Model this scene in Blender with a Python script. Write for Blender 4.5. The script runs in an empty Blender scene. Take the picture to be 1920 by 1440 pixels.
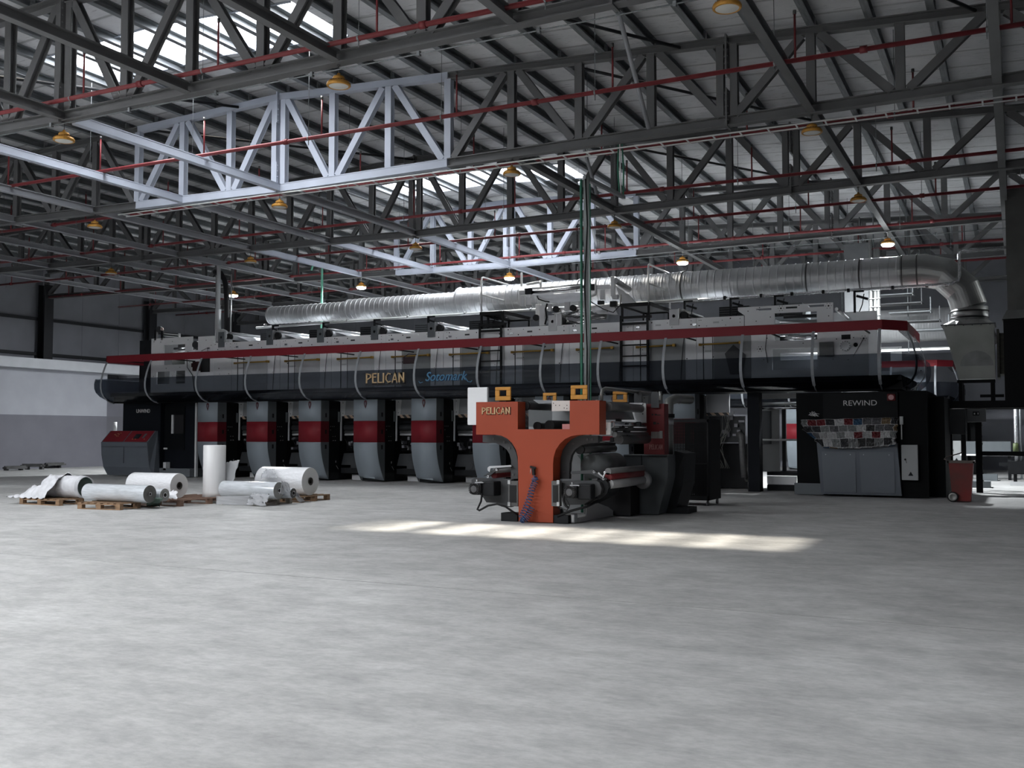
import bpy, math, random
from math import sin, cos, pi, radians, sqrt, atan2
from mathutils import Vector, Matrix
random.seed(7)
SC = bpy.context.scene
COL = SC.collection
# ------------------------------------------------------------------ camera, sky, sun, exposure
FPX, YAW, PIT, EYE = 1905.0, 0.461, 0.0487, 1.6
cam_d = bpy.data.cameras.new('camera'); cam = bpy.data.objects.new('camera', cam_d); COL.objects.link(cam)
cam.location = (0, 0, EYE); cam.rotation_euler = (pi/2 + PIT, 0, YAW)
cam_d.sensor_width = 36; cam_d.lens = FPX/1920*36; cam_d.clip_end = 300; cam_d.clip_start = 0.05
SC.camera = cam
w = bpy.data.worlds.new('sky'); SC.world = w; w.use_nodes = True
w.node_tree.nodes['Background'].inputs[0].default_value = (0.94, 0.965, 1.0, 1)
w.node_tree.nodes['Background'].inputs[1].default_value = 10.5
sd = bpy.data.lights.new('sun', 'SUN'); sd.energy = 6.2; sd.angle = radians(2.2); sd.color = (1.0, 0.92, 0.80)
sun = bpy.data.objects.new('sun', sd); COL.objects.link(sun)
sun.rotation_euler = Vector((9.7, -1.7, -10.1)).to_track_quat('-Z', 'Y').to_euler()
def portal(name, loc, rot, sx, sy):
    d = bpy.data.lights.new(name, 'AREA'); d.shape = 'RECTANGLE'; d.size = sx; d.size_y = sy
    d.cycles.is_portal = True
    o = bpy.data.objects.new(name, d); COL.objects.link(o); o.location = loc; o.rotation_euler = rot
for yy in (16.75, 30.3): portal('daylight_portal', (-16.53, yy, 10.55), (0, 0, 0), 6.6, 2.0)
portal('daylight_portal', (-24.3, 4.75, 10.5), (0, 0, 0), 8.6, 3.5); portal('daylight_portal', (-17.8, -1.95, 10.55), (0, 0, 0), 21.8, 4.9)  # portals of the two unseen rooflight rows added for floor light
SC.view_settings.view_transform = 'Standard'; SC.view_settings.look = 'None'
SC.view_settings.gamma = 1; SC.view_settings.use_curve_mapping = False
SC.view_settings.exposure = 0.84
SC.cycles.use_denoising = True
SC.cycles.max_bounces = 7; SC.cycles.diffuse_bounces = 4; SC.cycles.transparent_max_bounces = 24
SC.cycles.sample_clamp_indirect = 8

M3 = Matrix.Rotation(YAW, 3, 'Z') @ Matrix.Rotation(pi/2 + PIT, 3, 'X')
def ray(px, py): return M3 @ Vector(((px-960)/FPX, (720-py)/FPX, -1))
def PY(px, py, Y):                                   # photo pixel -> point on the plane at depth Y
    d = ray(px, py); t = Y/d.y; return Vector((d.x*t, Y, EYE + d.z*t))
def PX(px, py, X):
    d = ray(px, py); t = X/d.x; return Vector((X, d.y*t, EYE + d.z*t))
def PZ(px, py, Z=0.0):
    d = ray(px, py); t = (Z-EYE)/d.z; return Vector((d.x*t, d.y*t, Z))
# ------------------------------------------------------------------ materials
MATS = {}
def mat(name, col, rough=0.5, metal=0.0, noise=0.0, nscale=3.0, bump=0.0, bscale=60, spec=0.3, dirt=None, stretch=(1,1,1), emit=None):
    if name in MATS: return MATS[name]
    m = bpy.data.materials.new(name); m.use_nodes = True; nt = m.node_tree; b = nt.nodes['Principled BSDF']
    b.inputs['Base Color'].default_value = (*col, 1); b.inputs['Roughness'].default_value = rough
    b.inputs['Metallic'].default_value = metal; b.inputs['Specular IOR Level'].default_value = spec
    tc = nt.nodes.new('ShaderNodeTexCoord'); mp = nt.nodes.new('ShaderNodeMapping'); mp.inputs['Scale'].default_value = stretch
    nt.links.new(tc.outputs['Object'], mp.inputs['Vector'])
    if noise > 0:
        n = nt.nodes.new('ShaderNodeTexNoise'); n.inputs['Scale'].default_value = nscale; n.inputs['Detail'].default_value = 5
        nt.links.new(mp.outputs['Vector'], n.inputs['Vector'])
        r = nt.nodes.new('ShaderNodeValToRGB'); r.color_ramp.elements[0].position = .3; r.color_ramp.elements[1].position = .72
        c2 = dirt if dirt else [c*(1-noise) for c in col]
        r.color_ramp.elements[0].color = (*c2, 1); r.color_ramp.elements[1].color = (*[min(1, c*(1+noise*.35)) for c in col], 1)
        nt.links.new(n.outputs['Fac'], r.inputs['Fac']); nt.links.new(r.outputs['Color'], b.inputs['Base Color'])
    if bump > 0:
        n2 = nt.nodes.new('ShaderNodeTexNoise'); n2.inputs['Scale'].default_value = bscale
        nt.links.new(mp.outputs['Vector'], n2.inputs['Vector'])
        bp = nt.nodes.new('ShaderNodeBump'); bp.inputs['Strength'].default_value = bump; bp.inputs['Distance'].default_value = .02
        nt.links.new(n2.outputs['Fac'], bp.inputs['Height']); nt.links.new(bp.outputs['Normal'], b.inputs['Normal'])
    if emit:
        b.inputs['Emission Color'].default_value = (*emit[0], 1); b.inputs['Emission Strength'].default_value = emit[1]
    MATS[name] = m; return m
steel = mat('painted_steel_grey', (.125, .127, .13), .5, 0, .18, 1.5)
steel_l = mat('painted_steel_skylit', (.42, .455, .53), .5, 0, .12, 1.5)  # pale paint plus the rooflight glow, both put into the colour
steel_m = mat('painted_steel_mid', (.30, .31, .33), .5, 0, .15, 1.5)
galv = mat('galvanised_steel', (.21, .225, .235), .42, .35, .35, 4, stretch=(6, .6, 6))
redpipe = mat('red_pipe_paint', (.17, .027, .031), .35, 0, .15, 5)
gold = mat('gold_lamp_paint', (.50, .25, .05), .4, .35, .2, 20)
goldd = mat('dark_gold_fins', (.20, .09, .02), .5, .3, .2, 20)
lens_off = mat('frosted_lens', (.55, .55, .52), .35)
lens_on = mat('lit_lens', (1, 1, 1), .4, emit=((.93, .97, 1.0), 25.0))
whitep = mat('white_conduit', (.62, .63, .63), .45)
blackm = mat('black_metal', (.006, .006, .007), .55, 0, .3, 6, spec=.2)
navy = mat('navy_panel', (.006, .0075, .011), .6, 0, .12, 2, spec=.12)
boltm = mat('bolt_steel', (.10, .10, .10), .4, .6)
# ------------------------------------------------------------------ mesh builder
class MB:
    def __init__(s): s.v = []; s.f = []; s.m = []; s.s = []
    def add(s, vs, fs, m=0, smooth=False):
        o = len(s.v); s.v += [tuple(v) for v in vs]
        for f in fs: s.f.append([i+o for i in f]); s.m.append(m); s.s.append(smooth)
        return s
    def box(s, x0, x1, y0, y1, z0, z1, m=0):
        return s.add([(x0,y0,z0),(x1,y0,z0),(x1,y1,z0),(x0,y1,z0),(x0,y0,z1),(x1,y0,z1),(x1,y1,z1),(x0,y1,z1)],
            [(0,3,2,1),(4,5,6,7),(0,1,5,4),(1,2,6,5),(2,3,7,6),(3,0,4,7)], m)
    def frame(s, p, q, up=(0,0,1)):
        p = Vector(p); q = Vector(q); d = (q-p).normalized(); u = Vector(up)
        if abs(d.dot(u)) > .98: u = Vector((0,1,0)) if abs(d.y) < .9 else Vector((1,0,0))
        r = d.cross(u).normalized(); u = r.cross(d).normalized(); return p, q, r, u
    def loft(s, p, q, prof, up=(0,0,1), m=0, smooth=False):       # extrude a 2D profile (r, u) from p to q
        p, q, r, u = s.frame(p, q, up); n = len(prof)
        vs = [p + r*a + u*b for a, b in prof] + [q + r*a + u*b for a, b in prof]
        fs = [(i, (i+1) % n, n+(i+1) % n, n+i) for i in range(n)]
        s.add(vs, fs, m, smooth); o = len(s.v)-2*n
        s.f += [list(range(o+n-1, o-1, -1)), list(range(o+n, o+2*n))]; s.m += [m, m]; s.s += [False, False]
        return s
    def bar(s, p, q, w, h, up=(0,0,1), m=0):
        return s.loft(p, q, [(-w/2,-h/2),(w/2,-h/2),(w/2,h/2),(-w/2,h/2)], up, m)
    def ibeam(s, p, q, w, h, up=(0,0,1), tf=.018, tw=.02, m=0):
        a, b, c = w/2, h/2, tw/2
        return s.loft(p, q, [(-a,-b),(a,-b),(a,-b+tf),(c,-b+tf),(c,b-tf),(a,b-tf),(a,b),(-a,b),(-a,b-tf),(-c,b-tf),(-c,-b+tf),(-a,-b+tf)], up, m)
    def cyl(s, p, q, r, n=12, m=0, r2=None, smooth=True, caps=True):
        p, q, a, u = s.frame(p, q); r2 = r if r2 is None else r2
        vs = [p + (a*cos(2*pi*i/n) + u*sin(2*pi*i/n))*r for i in range(n)] + [q + (a*cos(2*pi*i/n) + u*sin(2*pi*i/n))*r2 for i in range(n)]
        s.add(vs, [(i, (i+1) % n, n+(i+1) % n, n+i) for i in range(n)], m, smooth)
        if caps:
            o = len(s.v)-2*n; s.f += [list(range(o+n-1, o-1, -1)), list(range(o+n, o+2*n))]; s.m += [m, m]; s.s += [False, False]
        return s
    def tube(s, pts, r, n=8, m=0, smooth=True, radii=None):
        pts = [Vector(p) for p in pts]; rings = []; k = len(pts); prev = None
        for i, p in enumerate(pts):
            t = ((pts[min(i+1,k-1)]-p).normalized() + (p-pts[max(i-1,0)]).normalized())
            t = t.normalized() if t.length > 1e-6 else Vector((0,0,1))
            if prev is None:
                a = t.cross(Vector((0,0,1)));
                if a.length < .05: a = t.cross(Vector((1,0,0)))
            else: a = prev - t*prev.dot(t)
            a.normalize(); prev = a; b = t.cross(a); rr = radii[i] if radii else r
            rings.append([p + (a*cos(2*pi*j/n) + b*sin(2*pi*j/n))*rr for j in range(n)])
        o = len(s.v); s.v += [tuple(v) for ring in rings for v in ring]
        for i in range(k-1):
            for j in range(n):
                s.f.append([o+i*n+j, o+i*n+(j+1) % n, o+(i+1)*n+(j+1) % n, o+(i+1)*n+j]); s.m.append(m); s.s.append(smooth)
        s.f += [list(range(o+n-1, o-1, -1)), list(range(o+(k-1)*n, o+k*n))]; s.m += [m, m]; s.s += [False, False]
        return s
    def lathe(s, c, prof, n=24, m=0, axis=(0,0,1), smooth=True, ms=None):   # prof: (radius, height) along axis from c
        c = Vector(c); ax = Vector(axis).normalized(); _, _, a, u = s.frame(c, c+ax); o = len(s.v)
        for r, h in prof: s.v += [tuple(c + ax*h + (a*cos(2*pi*j/n) + u*sin(2*pi*j/n))*max(r, 1e-4)) for j in range(n)]
        for i in range(len(prof)-1):
            for j in range(n):
                s.f.append([o+i*n+j, o+i*n+(j+1) % n, o+(i+1)*n+(j+1) % n, o+(i+1)*n+j]); s.m.append(ms[i] if ms else m); s.s.append(smooth)
        return s
    def prism(s, pts, d, m=0):                        # 3D outline (planar) extruded by vector d
        pts = [Vector(p) for p in pts]; d = Vector(d); n = len(pts)
        s.add(pts + [p+d for p in pts], [(i, n+i, n+(i+1) % n, (i+1) % n) for i in range(n)], m)
        o = len(s.v)-2*n; s.f += [list(range(o, o+n)), list(range(o+2*n-1, o+n-1, -1))]; s.m += [m, m]; s.s += [False, False]
        return s
    def build(s, name, mats, parent=None, loc=None, bevel=0, **props):
        me = bpy.data.meshes.new(name); me.from_pydata(s.v, [], s.f)
        mats = mats if isinstance(mats, (list, tuple)) else [mats]
        for m in mats: me.materials.append(m)
        me.polygons.foreach_set('material_index', s.m); me.polygons.foreach_set('use_smooth', s.s)
        me.update(); me.validate()
        import bmesh
        bm = bmesh.new(); bm.from_mesh(me); bmesh.ops.recalc_face_normals(bm, faces=bm.faces); bm.to_mesh(me); bm.free()
        o = bpy.data.objects.new(name, me); COL.objects.link(o)
        if parent:
            o.parent = parent; pl = Vector((0,0,0)); q = parent
            while q: pl += q.location; q = q.parent
            me.transform(Matrix.Translation(-pl))
        if bevel:
            b = o.modifiers.new('edge', 'BEVEL'); b.width = bevel; b.segments = 2; b.limit_method = 'ANGLE'; b.angle_limit = radians(40)
        for k, v in props.items(): o[k] = v
        return o
def thing(name, label, cat, loc=(0,0,0), group=None):
    o = bpy.data.objects.new(name, None); COL.objects.link(o); o.location = loc; o.empty_display_size = .2
    o['label'] = label; o['category'] = cat; o['kind'] = 'thing'
    if group: o['group'] = group
    return o
def tag(o, label, cat, group=None):
    o['label'] = label; o['category'] = cat; o['kind'] = 'thing'
    if group: o['group'] = group
    return o
def struct(o): o['kind'] = 'structure'; return o
ORD = ['zeroth','first','second','third','fourth','fifth','sixth','seventh','eighth','ninth','tenth','eleventh','twelfth','thirteenth','fourteenth','fifteenth','sixteenth','seventeenth','eighteenth','nineteenth','twentieth','twenty-first','twenty-second','twenty-third','twenty-fourth']
# ------------------------------------------------------------------ building grid
RX = -16.49; DX = 6.52; DY = 6.462; TY0 = 13.62; PCH = DX/6
def TY(j): return TY0 + DY*(j-1)                      # truss 1 is the nearest one in view
def TX(i): return RX + DX*i
def ztop(x): return 10.17 - (.048 if x > RX else .036)*abs(x-RX)      # upper face of the top chord
def zroof(x): return ztop(x) + .21
ZB = 7.66                                             # lower face of the bottom chord
def zbot(x): return ZB + .012*abs(x-RX)
# ---- floor
fm = bpy.data.materials.new('polished_concrete'); fm.use_nodes = True; nt = fm.node_tree; b = nt.nodes['Principled BSDF']
tc = nt.nodes.new('ShaderNodeTexCoord')
def nz(scale, detail=6, rough=.6, st=(1,1,1)):
    mp = nt.nodes.new('ShaderNodeMapping'); mp.inputs['Scale'].default_value = st; nt.links.new(tc.outputs['Object'], mp.inputs['Vector'])
    n = nt.nodes.new('ShaderNodeTexNoise'); n.inputs['Scale'].default_value = scale; n.inputs['Detail'].default_value = detail; n.inputs['Roughness'].default_value = rough
    nt.links.new(mp.outputs['Vector'], n.inputs['Vector']); return n
def ramp(n, p0, c0, p1, c1):
    r = nt.nodes.new('ShaderNodeValToRGB'); r.color_ramp.elements[0].position = p0; r.color_ramp.elements[1].position = p1
    r.color_ramp.elements[0].color = (*c0, 1); r.color_ramp.elements[1].color = (*c1, 1); nt.links.new(n.outputs['Fac'], r.inputs['Fac']); return r
def mix(a, b_, t, f=.5):
    x = nt.nodes.new('ShaderNodeMixRGB'); x.blend_type = t; x.inputs['Fac'].default_value = f
    nt.links.new(a.outputs[0], x.inputs['Color1']); nt.links.new(b_.outputs[0], x.inputs['Color2']); return x
r1 = ramp(nz(.55, 9, .68), .32, (.40, .40, .39), .70, (.57, .57, .56))
r2 = ramp(nz(2.6, 8, .7, (.75, 1.2, 1)), .33, (.66, .66, .66), .62, (1, 1, 1))
r3 = ramp(nz(14, 6, .7, (.7, 1.3, 1)), .35, (.76, .76, .76), .6, (1, 1, 1))
c = mix(mix(r1, r2, 'MULTIPLY', .8), r3, 'MULTIPLY', .7)
nt.links.new(c.outputs[0], b.inputs['Base Color'])
rr = ramp(nz(1.5, 6), .3, (.5,)*3, .7, (.75,)*3); nt.links.new(rr.outputs[0], b.inputs['Roughness'])
bp = nt.nodes.new('ShaderNodeBump'); bp.inputs['Strength'].default_value = .12; bp.inputs['Distance'].default_value = .01
nt.links.new(nz(9, 5).outputs['Fac'], bp.inputs['Height']); nt.links.new(bp.outputs['Normal'], b.inputs['Normal'])
b.inputs['Specular IOR Level'].default_value = .35
m = MB(); m.box(-41.6, 4.2, -14, 49.9, -.25, 0); struct(m.build('floor', fm))
jm = mat('joint_filler', (.30, .30, .29), .8)
m = MB()
for y in (9.2,): m.box(-41, 4, y, y+.012, 0, .003)

struct(m.build('trim_1', jm))
# ---- roof panels: one slab per purlin bay, rooflight openings left free
rm = bpy.data.materials.new('roof_panel'); rm.use_nodes = True; nt = rm.node_tree; b = nt.nodes['Principled BSDF']
tc = nt.nodes.new('ShaderNodeTexCoord')
ra = ramp(nz(1.2, 5, .6, (1, 1, 1)), .3, (.52, .53, .545), .7, (.66, .665, .68))
wv = nt.nodes.new('ShaderNodeTexWave'); wv.bands_direction = 'Y'; wv.inputs['Scale'].default_value = .314/1.0; wv.inputs['Distortion'].default_value = .6; wv.inputs['Detail Scale'].default_value = .4
nt.links.new(tc.outputs['Object'], wv.inputs['Vector'])
rw = ramp(wv, .0, (.35, .35, .35), .03, (1, 1, 1))
c = mix(ra, rw, 'MULTIPLY', .7); nt.links.new(c.outputs[0], b.inputs['Base Color'])
b.inputs['Metallic'].default_value = .1
rr = ramp(nz(3, 6, .7, (.6, 5, 1)), .35, (.22,)*3, .65, (.55,)*3); nt.links.new(rr.outputs[0], b.inputs['Roughness'])
bp = nt.nodes.new('ShaderNodeBump'); bp.inputs['Strength'].default_value = .35; bp.inputs['Distance'].default_value = .03
nt.links.new(nz(5, 4, .6, (.5, 4, 1)).outputs['Fac'], bp.inputs['Height']); nt.links.new(bp.outputs['Normal'], b.inputs['Normal'])
SKY = [(15.8, 17.75), (29.35, 31.3)]
m = MB(); SKW = 3.72; bx = sorted([RX + PCH*k for k in range(-24, 20)] + [RX-SKW, RX+SKW])
for xa, xb in zip(bx, bx[1:]):
    if xa > 4.2: break
    xm = (xa+xb)/2; op = []
    if -28.5 < xm < -7: op += [(-4.4, .5)]  # unseen rooflight row added to brighten the floor from above
    if -28.5 < xm < -20: op += [(3.0, 6.5)]  # second added row, also out of view
    if abs(xm-RX) < SKW: op += SKY
    segs = []; y = -14
    for a, c_ in op: segs.append((y, a)); y = c_
    segs.append((y, 49.6))
    for a, c_ in segs:
        vs = [(x, yy, zroof(x)+dz) for dz in (0, .1) for x in (xa, xb) for yy in (a, c_)]
        m.add(vs, [(0,1,3,2),(4,6,7,5),(0,2,6,4),(1,5,7,3),(0,4,5,1),(2,3,7,6)])
struct(m.build('ceiling', rm))
# rooflight kerbs
m = MB()
for a, c_ in SKY:
    for yy in (a, c_):
        for sg in (-1, 1):
            m.bar((RX, yy, zroof(RX)+.08), (RX+sg*SKW, yy, zroof(RX+sg*SKW)+.08), .05, .22)
    for k in range(-3, 4): m.bar((RX+k*PCH, a, zroof(RX+k*PCH)+.03), (RX+k*PCH, c_, zroof(RX+k*PCH)+.03), .05, .05)
struct(m.build('trim_2', steel_l))
# ---- walls
wm = mat('insulated_wall_panel', (.20, .205, .23), .42, .1, .15, .8)
m = MB()
for i, y0 in enumerate([y*1.15-14 for y in range(56)]):
    m.box(-41.5, -41.4 + (.012 if i % 2 else 0), y0, y0+1.14, 0, 9.6)
struct(m.build('wall_left', wm))
m = MB()
m.box(-41.5, 4.2, 49.6, 49.9, 0, 10.5)
for x in range(-41, 4): m.box(x, x+.04, 49.585, 49.6, 0, 9.9)
struct(m.build('wall_back', wm))
m = MB(); m.box(4.1, 4.25, -14, 49.6, 0, 9.6); struct(m.build('wall_right', wm))
m = MB(); m.box(-41.5, -35, -14.2, -14, 0, 10.4); m.box(-35, -21, -14.2, -14, 0, 10.4); m.box(-21, 4.2, -14.2, -14, 0, 10.4); struct(m.build('wall_front', wm))
dark_st = mat('dark_wall_steel', (.02, .021, .024), .6)
m = MB()
for z in (5.35, 7.0): m.bar((-41.3, -14, z), (-41.3, 49.6, z), .08, .14)
struct(m.build('trim_3', dark_st))
for j in range(-3, 7):
    t = thing('wall_column', f'dark steel column on the side wall, {ORD[j+4]} from the open end', 'column', (-41.0, TY(j), 0), 'columns along the side wall')
    m = MB(); m.ibeam((-41.0, TY(j), 0), (-41.0, TY(j), 8.6), .5, .45, up=(1,0,0), tf=.03); m.build('shaft', dark_st, t)
    m = MB(); m.box(-41.3, -40.7, TY(j)-.3, TY(j)+.3, 0, .04); m.build('base_plate', dark_st, t)
for i in (-3.5, -2, -1, 0, 1, 2):
    pass
# low partition wall, two-tone
pu = mat('partition_white', (.34, .35, .385), .6, 0, .08, 1.2); pl_ = mat('partition_grey', (.145, .145, .168), .6, 0, .08, 1.2)
m = MB(); m.box(-40.6, -40.2, -13.5, 36.0, 0, 2.45, 1); m.box(-40.6, -40.2, -13.5, 36.0, 2.45, 4.55, 0)
struct(m.build('wall_partition', [pu, pl_]))
m = MB(); m.box(-40.65, -39.7, -13.5, 37.6, 4.55, 5.0); struct(m.build('trim_4', mat('partition_cap', (.46, .475, .505), .6, 0, .08, 2)))
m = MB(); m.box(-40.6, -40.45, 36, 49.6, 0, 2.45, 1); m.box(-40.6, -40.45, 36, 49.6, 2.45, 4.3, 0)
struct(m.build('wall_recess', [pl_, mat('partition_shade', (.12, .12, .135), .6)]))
# ------------------------------------------------------------------ roof trusses
NL, NR = -15, 12                                      # panel points, a quarter bay apart
def NX(n): return RX + DX*n/4
TWHERE = {0: 'roof truss passing over the empty floor, closest to the viewer', 1: 'first roof truss in view, running above the pale rooflight corner',
 2: 'roof truss over the orange machine, pale by paint and skylight between its ridge panels', 3: 'dark roof truss between the two pale-centred trusses',
 4: 'roof truss over the press with pale centre panels and the lit lamps below it', 5: 'roof truss behind the silver duct, right after the one with lit lamps',
 6: 'last roof truss, close before the back wall'}
for j in range(0, 7):
    y = TY(j); t = thing('roof_truss', TWHERE[j], 'roof truss', (RX, y, ZB), 'roof trusses')
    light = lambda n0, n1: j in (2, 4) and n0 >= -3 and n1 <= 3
    def mem(name, p, q, w_, h_, lt, up=(0, 1, 0)):
        m = MB()
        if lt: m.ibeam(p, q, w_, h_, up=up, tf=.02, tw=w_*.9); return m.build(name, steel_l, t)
        m.ibeam(p, q, w_, h_, up=up); return m.build(name, steel, t)
    # chords in lengths, as spliced on site
    for a, b_ in ((NL, -7), (-7, -3), (-3, 0), (0, 3), (3, 7), (7, NR)):
        lt = light(a, b_)
        m = MB(); xa, xb = NX(a), NX(b_)
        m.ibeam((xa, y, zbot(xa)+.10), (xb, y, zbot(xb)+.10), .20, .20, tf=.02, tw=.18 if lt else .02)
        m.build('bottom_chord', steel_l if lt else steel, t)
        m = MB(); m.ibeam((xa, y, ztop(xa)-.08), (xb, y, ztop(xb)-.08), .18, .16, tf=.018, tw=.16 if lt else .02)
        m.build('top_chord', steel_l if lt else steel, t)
    for n in range(NL, NR+1):
        x = NX(n); lt = light(n, n)
        if n in (-7, 0, 7):
            for s in (-.16, .12): mem('post', (x+s, y, zbot(x)+.2), (x+s, y, ztop(x)-.16), .15, .16, lt)
            for z0, zp in ((zbot(x)+.1, zbot(x)-.03), (ztop(x)-.7, ztop(x)-.75)):
                m = MB(); m.box(x-.035, x+.0, y-.16, y+.16, zp, zp+.78)
                for q in range(5):
                    for yy in (-.12, .12): m.cyl((x-.06, y+yy, z0+q*.14), (x+.025, y+yy, z0+q*.14), .018, 6)
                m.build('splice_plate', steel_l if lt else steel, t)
        else: mem('post', (x, y, zbot(x)+.2), (x, y, ztop(x)-.16), .17, .16, lt)
        if n % 2 == 0:
            for s in (-1, 1):
                if NL <= n+s <= NR:
                    x2 = NX(n+s); o = s*.17
                    if n in (0,): o = s*.22
                    mem('diagonal', (x+o, y, ztop(x)-.16), (x2-s*.15, y, zbot(x2)+.2), .16, .15, light(min(n, n+s), max(n, n+s)))
# ------------------------------------------------------------------ tie beams between the trusses
TIES = {0: [-1, -.5, 0, .5, 1, 1.5, 2.5], 1: [-2, -1.5, -1, -.5, 0, 2, 2.5], 2: [-3, -2.5, -2, -1.5, -1, -.5, 0, 1, 2, 2.5],
        3: [-3, -2.5, -2, -1.5, -1, -.5, 0, 1, 2, 2.5], 4: [-3, -2.5, -2, -1.5, -1, -.5, 0, 1, 2, 2.5], 5: [-3, -2, -1, 0, 1, 2]}
BRIGHT = {(1, 0), (1, -.5), (3, 0), (3, -.5), (3, -1), (4, 0)}  # ties coloured pale where the rooflights brighten them
BAY = {0: 'before the first truss', 1: 'between the first two trusses', 2: 'between second and third truss', 3: 'in the bay before the lit lamps',
       4: 'in the bay behind the lit lamps', 5: 'nearest the back wall'}
for bay, lst in TIES.items():
    for i in lst:
        x = TX(i); br = (bay, i) in BRIGHT
        k = len([q for q in lst if (0 < q <= i) or (i <= q < 0)])
        wh = 'under the ridge' if i == 0 else f"{ORD[k]} {'right' if i > 0 else 'left'} of the ridge"
        m = MB(); z = zbot(x)+.11
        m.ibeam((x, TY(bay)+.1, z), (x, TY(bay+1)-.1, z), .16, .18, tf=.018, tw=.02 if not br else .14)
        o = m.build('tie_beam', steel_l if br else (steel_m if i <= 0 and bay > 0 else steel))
        tag(o, f"{'pale' if br else 'grey'} tie beam {BAY[bay]}, {wh}", 'beam', 'tie beams between roof trusses')
# roof bracing
def brace(p, q, r, label, mt=dark_st):
    m = MB(); m.tube([p, q], r, 6); tag(m.build('brace_rod', mt), label, 'brace', 'roof bracing rods')
for bay, i0, i1, lb in ((1, .9, 1.6, 'thin dark brace crossing the roof above the orange machine'), (1, -.9, -.2, 'thin dark brace crossing the roof left of the ridge'),
                   (2, 1.2, 1.9, 'thin dark brace in the roof above the walkway middle'), (2, -.7, 0, 'thin dark brace in the roof before the far rooflight'),
                   (3, 1.0, 1.7, 'thin dark brace in the roof near the silver duct'), (1, 1.9, 2.45, 'thin dark brace high at the upper right of the roof')):
    xa, xb = TX(i0), TX(i1)
    brace((xa, TY(bay)+.1, ztop(xa)-.12), (xb, TY(bay+1)-.1, ztop(xb)-.12), .035, lb)
for bay, i0, lb in ((2, .95, 'slim grey stay rising from the third truss foot'), (1, 1.5, 'slim grey stay above the orange machine'), (3, .55, 'slim grey stay in front of the lit lamps')):
    xa = TX(i0); brace((xa, TY(bay+1)-.2, zbot(xa)+.15), (xa+.05, TY(bay+1)-2.1, ztop(xa)-.05), .05, lb, steel_m)
# ------------------------------------------------------------------ purlins
for k in range(-22, 19):
    x = RX + PCH*k
    if k == 0: x += .14
    z = ztop(x); sg = 1 if k >= 0 else -1
    prof = [(-.06, 0), (.08, 0), (.08, .02), (-.04, .02), (-.04, .185), (.08, .185), (.08, .203), (-.06, .203)]
    m = MB(); m.loft((x, 7.0, z), (x, 49.5, z), prof)
    for j in range(0, 7): m.box(x+.05, x+.09, TY(j)-.05, TY(j)+.05, z, z+.18)
    wh = 'at the ridge' if k == 0 else f"{ORD[abs(k)]} to the {'right' if k > 0 else 'left'} of the ridge"
    tag(m.build('roof_purlin', galv), f'galvanised roof purlin carrying the roof panels, {wh}', 'purlin', 'roof purlins')
# ------------------------------------------------------------------ sprinkler pipes
PIPES = [(13.28, 'nearest red sprinkler pipe, high at the upper edge', -18.9, 3.30), (17.39, 'red sprinkler pipe crossing above the orange machine, pinkish where daylight hits', -19.8, 3.31),
         (21.28, 'red sprinkler pipe right behind the pale-centred near truss', -18.2, 3.3), (25.15, 'red sprinkler pipe just before the dark third truss', -19.0, 3.3),
         (28.95, 'red sprinkler pipe crossing before the lit lamps', -18.3, 3.3), (32.6, 'red sprinkler pipe level with the lit lamps', -19.2, 3.3),
         (36.7, 'red sprinkler pipe seen just above the silver duct', -18.0, 3.3), (40.6, 'farthest red sprinkler pipe near the back wall', -18.9, 3.3)]
for y, lb, x0, sp in PIPES:
    t = thing('sprinkler_pipe', lb, 'pipe', (RX, y, 7.95), 'red sprinkler pipes')
    m = MB(); m.cyl((-40.3, y, 7.95), (3.95, y, 7.95), .042, 10); m.build('main_pipe', redpipe, t)
    for q in range(8): m = MB(); m.cyl((-38.2+6*q, y, 7.95), (-38.08+6*q, y, 7.95), .062, 10); m.build('coupling', redpipe, t)
    for q in range(-6, 8):
        x = x0 + sp*q
        if not -40 < x < 3.8: continue
        m = MB(); m.cyl((x, y, 7.95), (x, y, 8.75), .02, 6); r = m.build('riser', redpipe, t)
        m = MB(); m.cyl((x, y, 8.75), (x, y, 8.82), .03, 6); m.build('sprinkler_head', boltm, r)
        xh = x - .35; m = MB(); m.cyl((xh, y, 7.95), (xh, y, ztop(xh)+.2), .007, 4); m.lathe((xh-.015, y, 7.95), [(.052, 0), (.052, .03)], 10, axis=(1, 0, 0)); m.cyl((xh, y, 7.80), (xh, y, 7.9), .01, 5)
        m.build('hanger', galv, t)
# ------------------------------------------------------------------ cable conduits below two of the trusses
for j, lb in ((1, 'thin pale conduit clipped under the nearest truss'), (2, 'thin pale ladder tray under the truss above the orange machine'), (4, 'thin pale conduit under the truss with the lit lamps')):
    y = TY(j)-.06; t = thing('cable_tray', lb, 'cable tray', (RX, y, ZB-.05), 'conduits under the trusses')
    for yy in ((-.02,) if j != 2 else (-.06, .22)):
        m = MB(); m.cyl((-22 if j != 4 else -14, y+yy, ZB-.055), (3.9, y+yy, ZB-.03), .012 if j != 2 else .016, 6); m.build('rail', whitep if j == 2 else galv, t)
    m = MB()
    if j == 2:
        for q in range(46): m = MB(); m.box(-21.9+q*.55, -21.87+q*.55, y-.06, y+.22, ZB-.06, ZB-.045); m.build('rung', whitep, t)
    else:
        for q in range(0 if j == 1 else 4, 12): m = MB(); m.box(-21+q*2.1, -20.95+q*2.1, y-.05, y+.01, ZB-.08, ZB); m.build('clip', galv, t)
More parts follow.
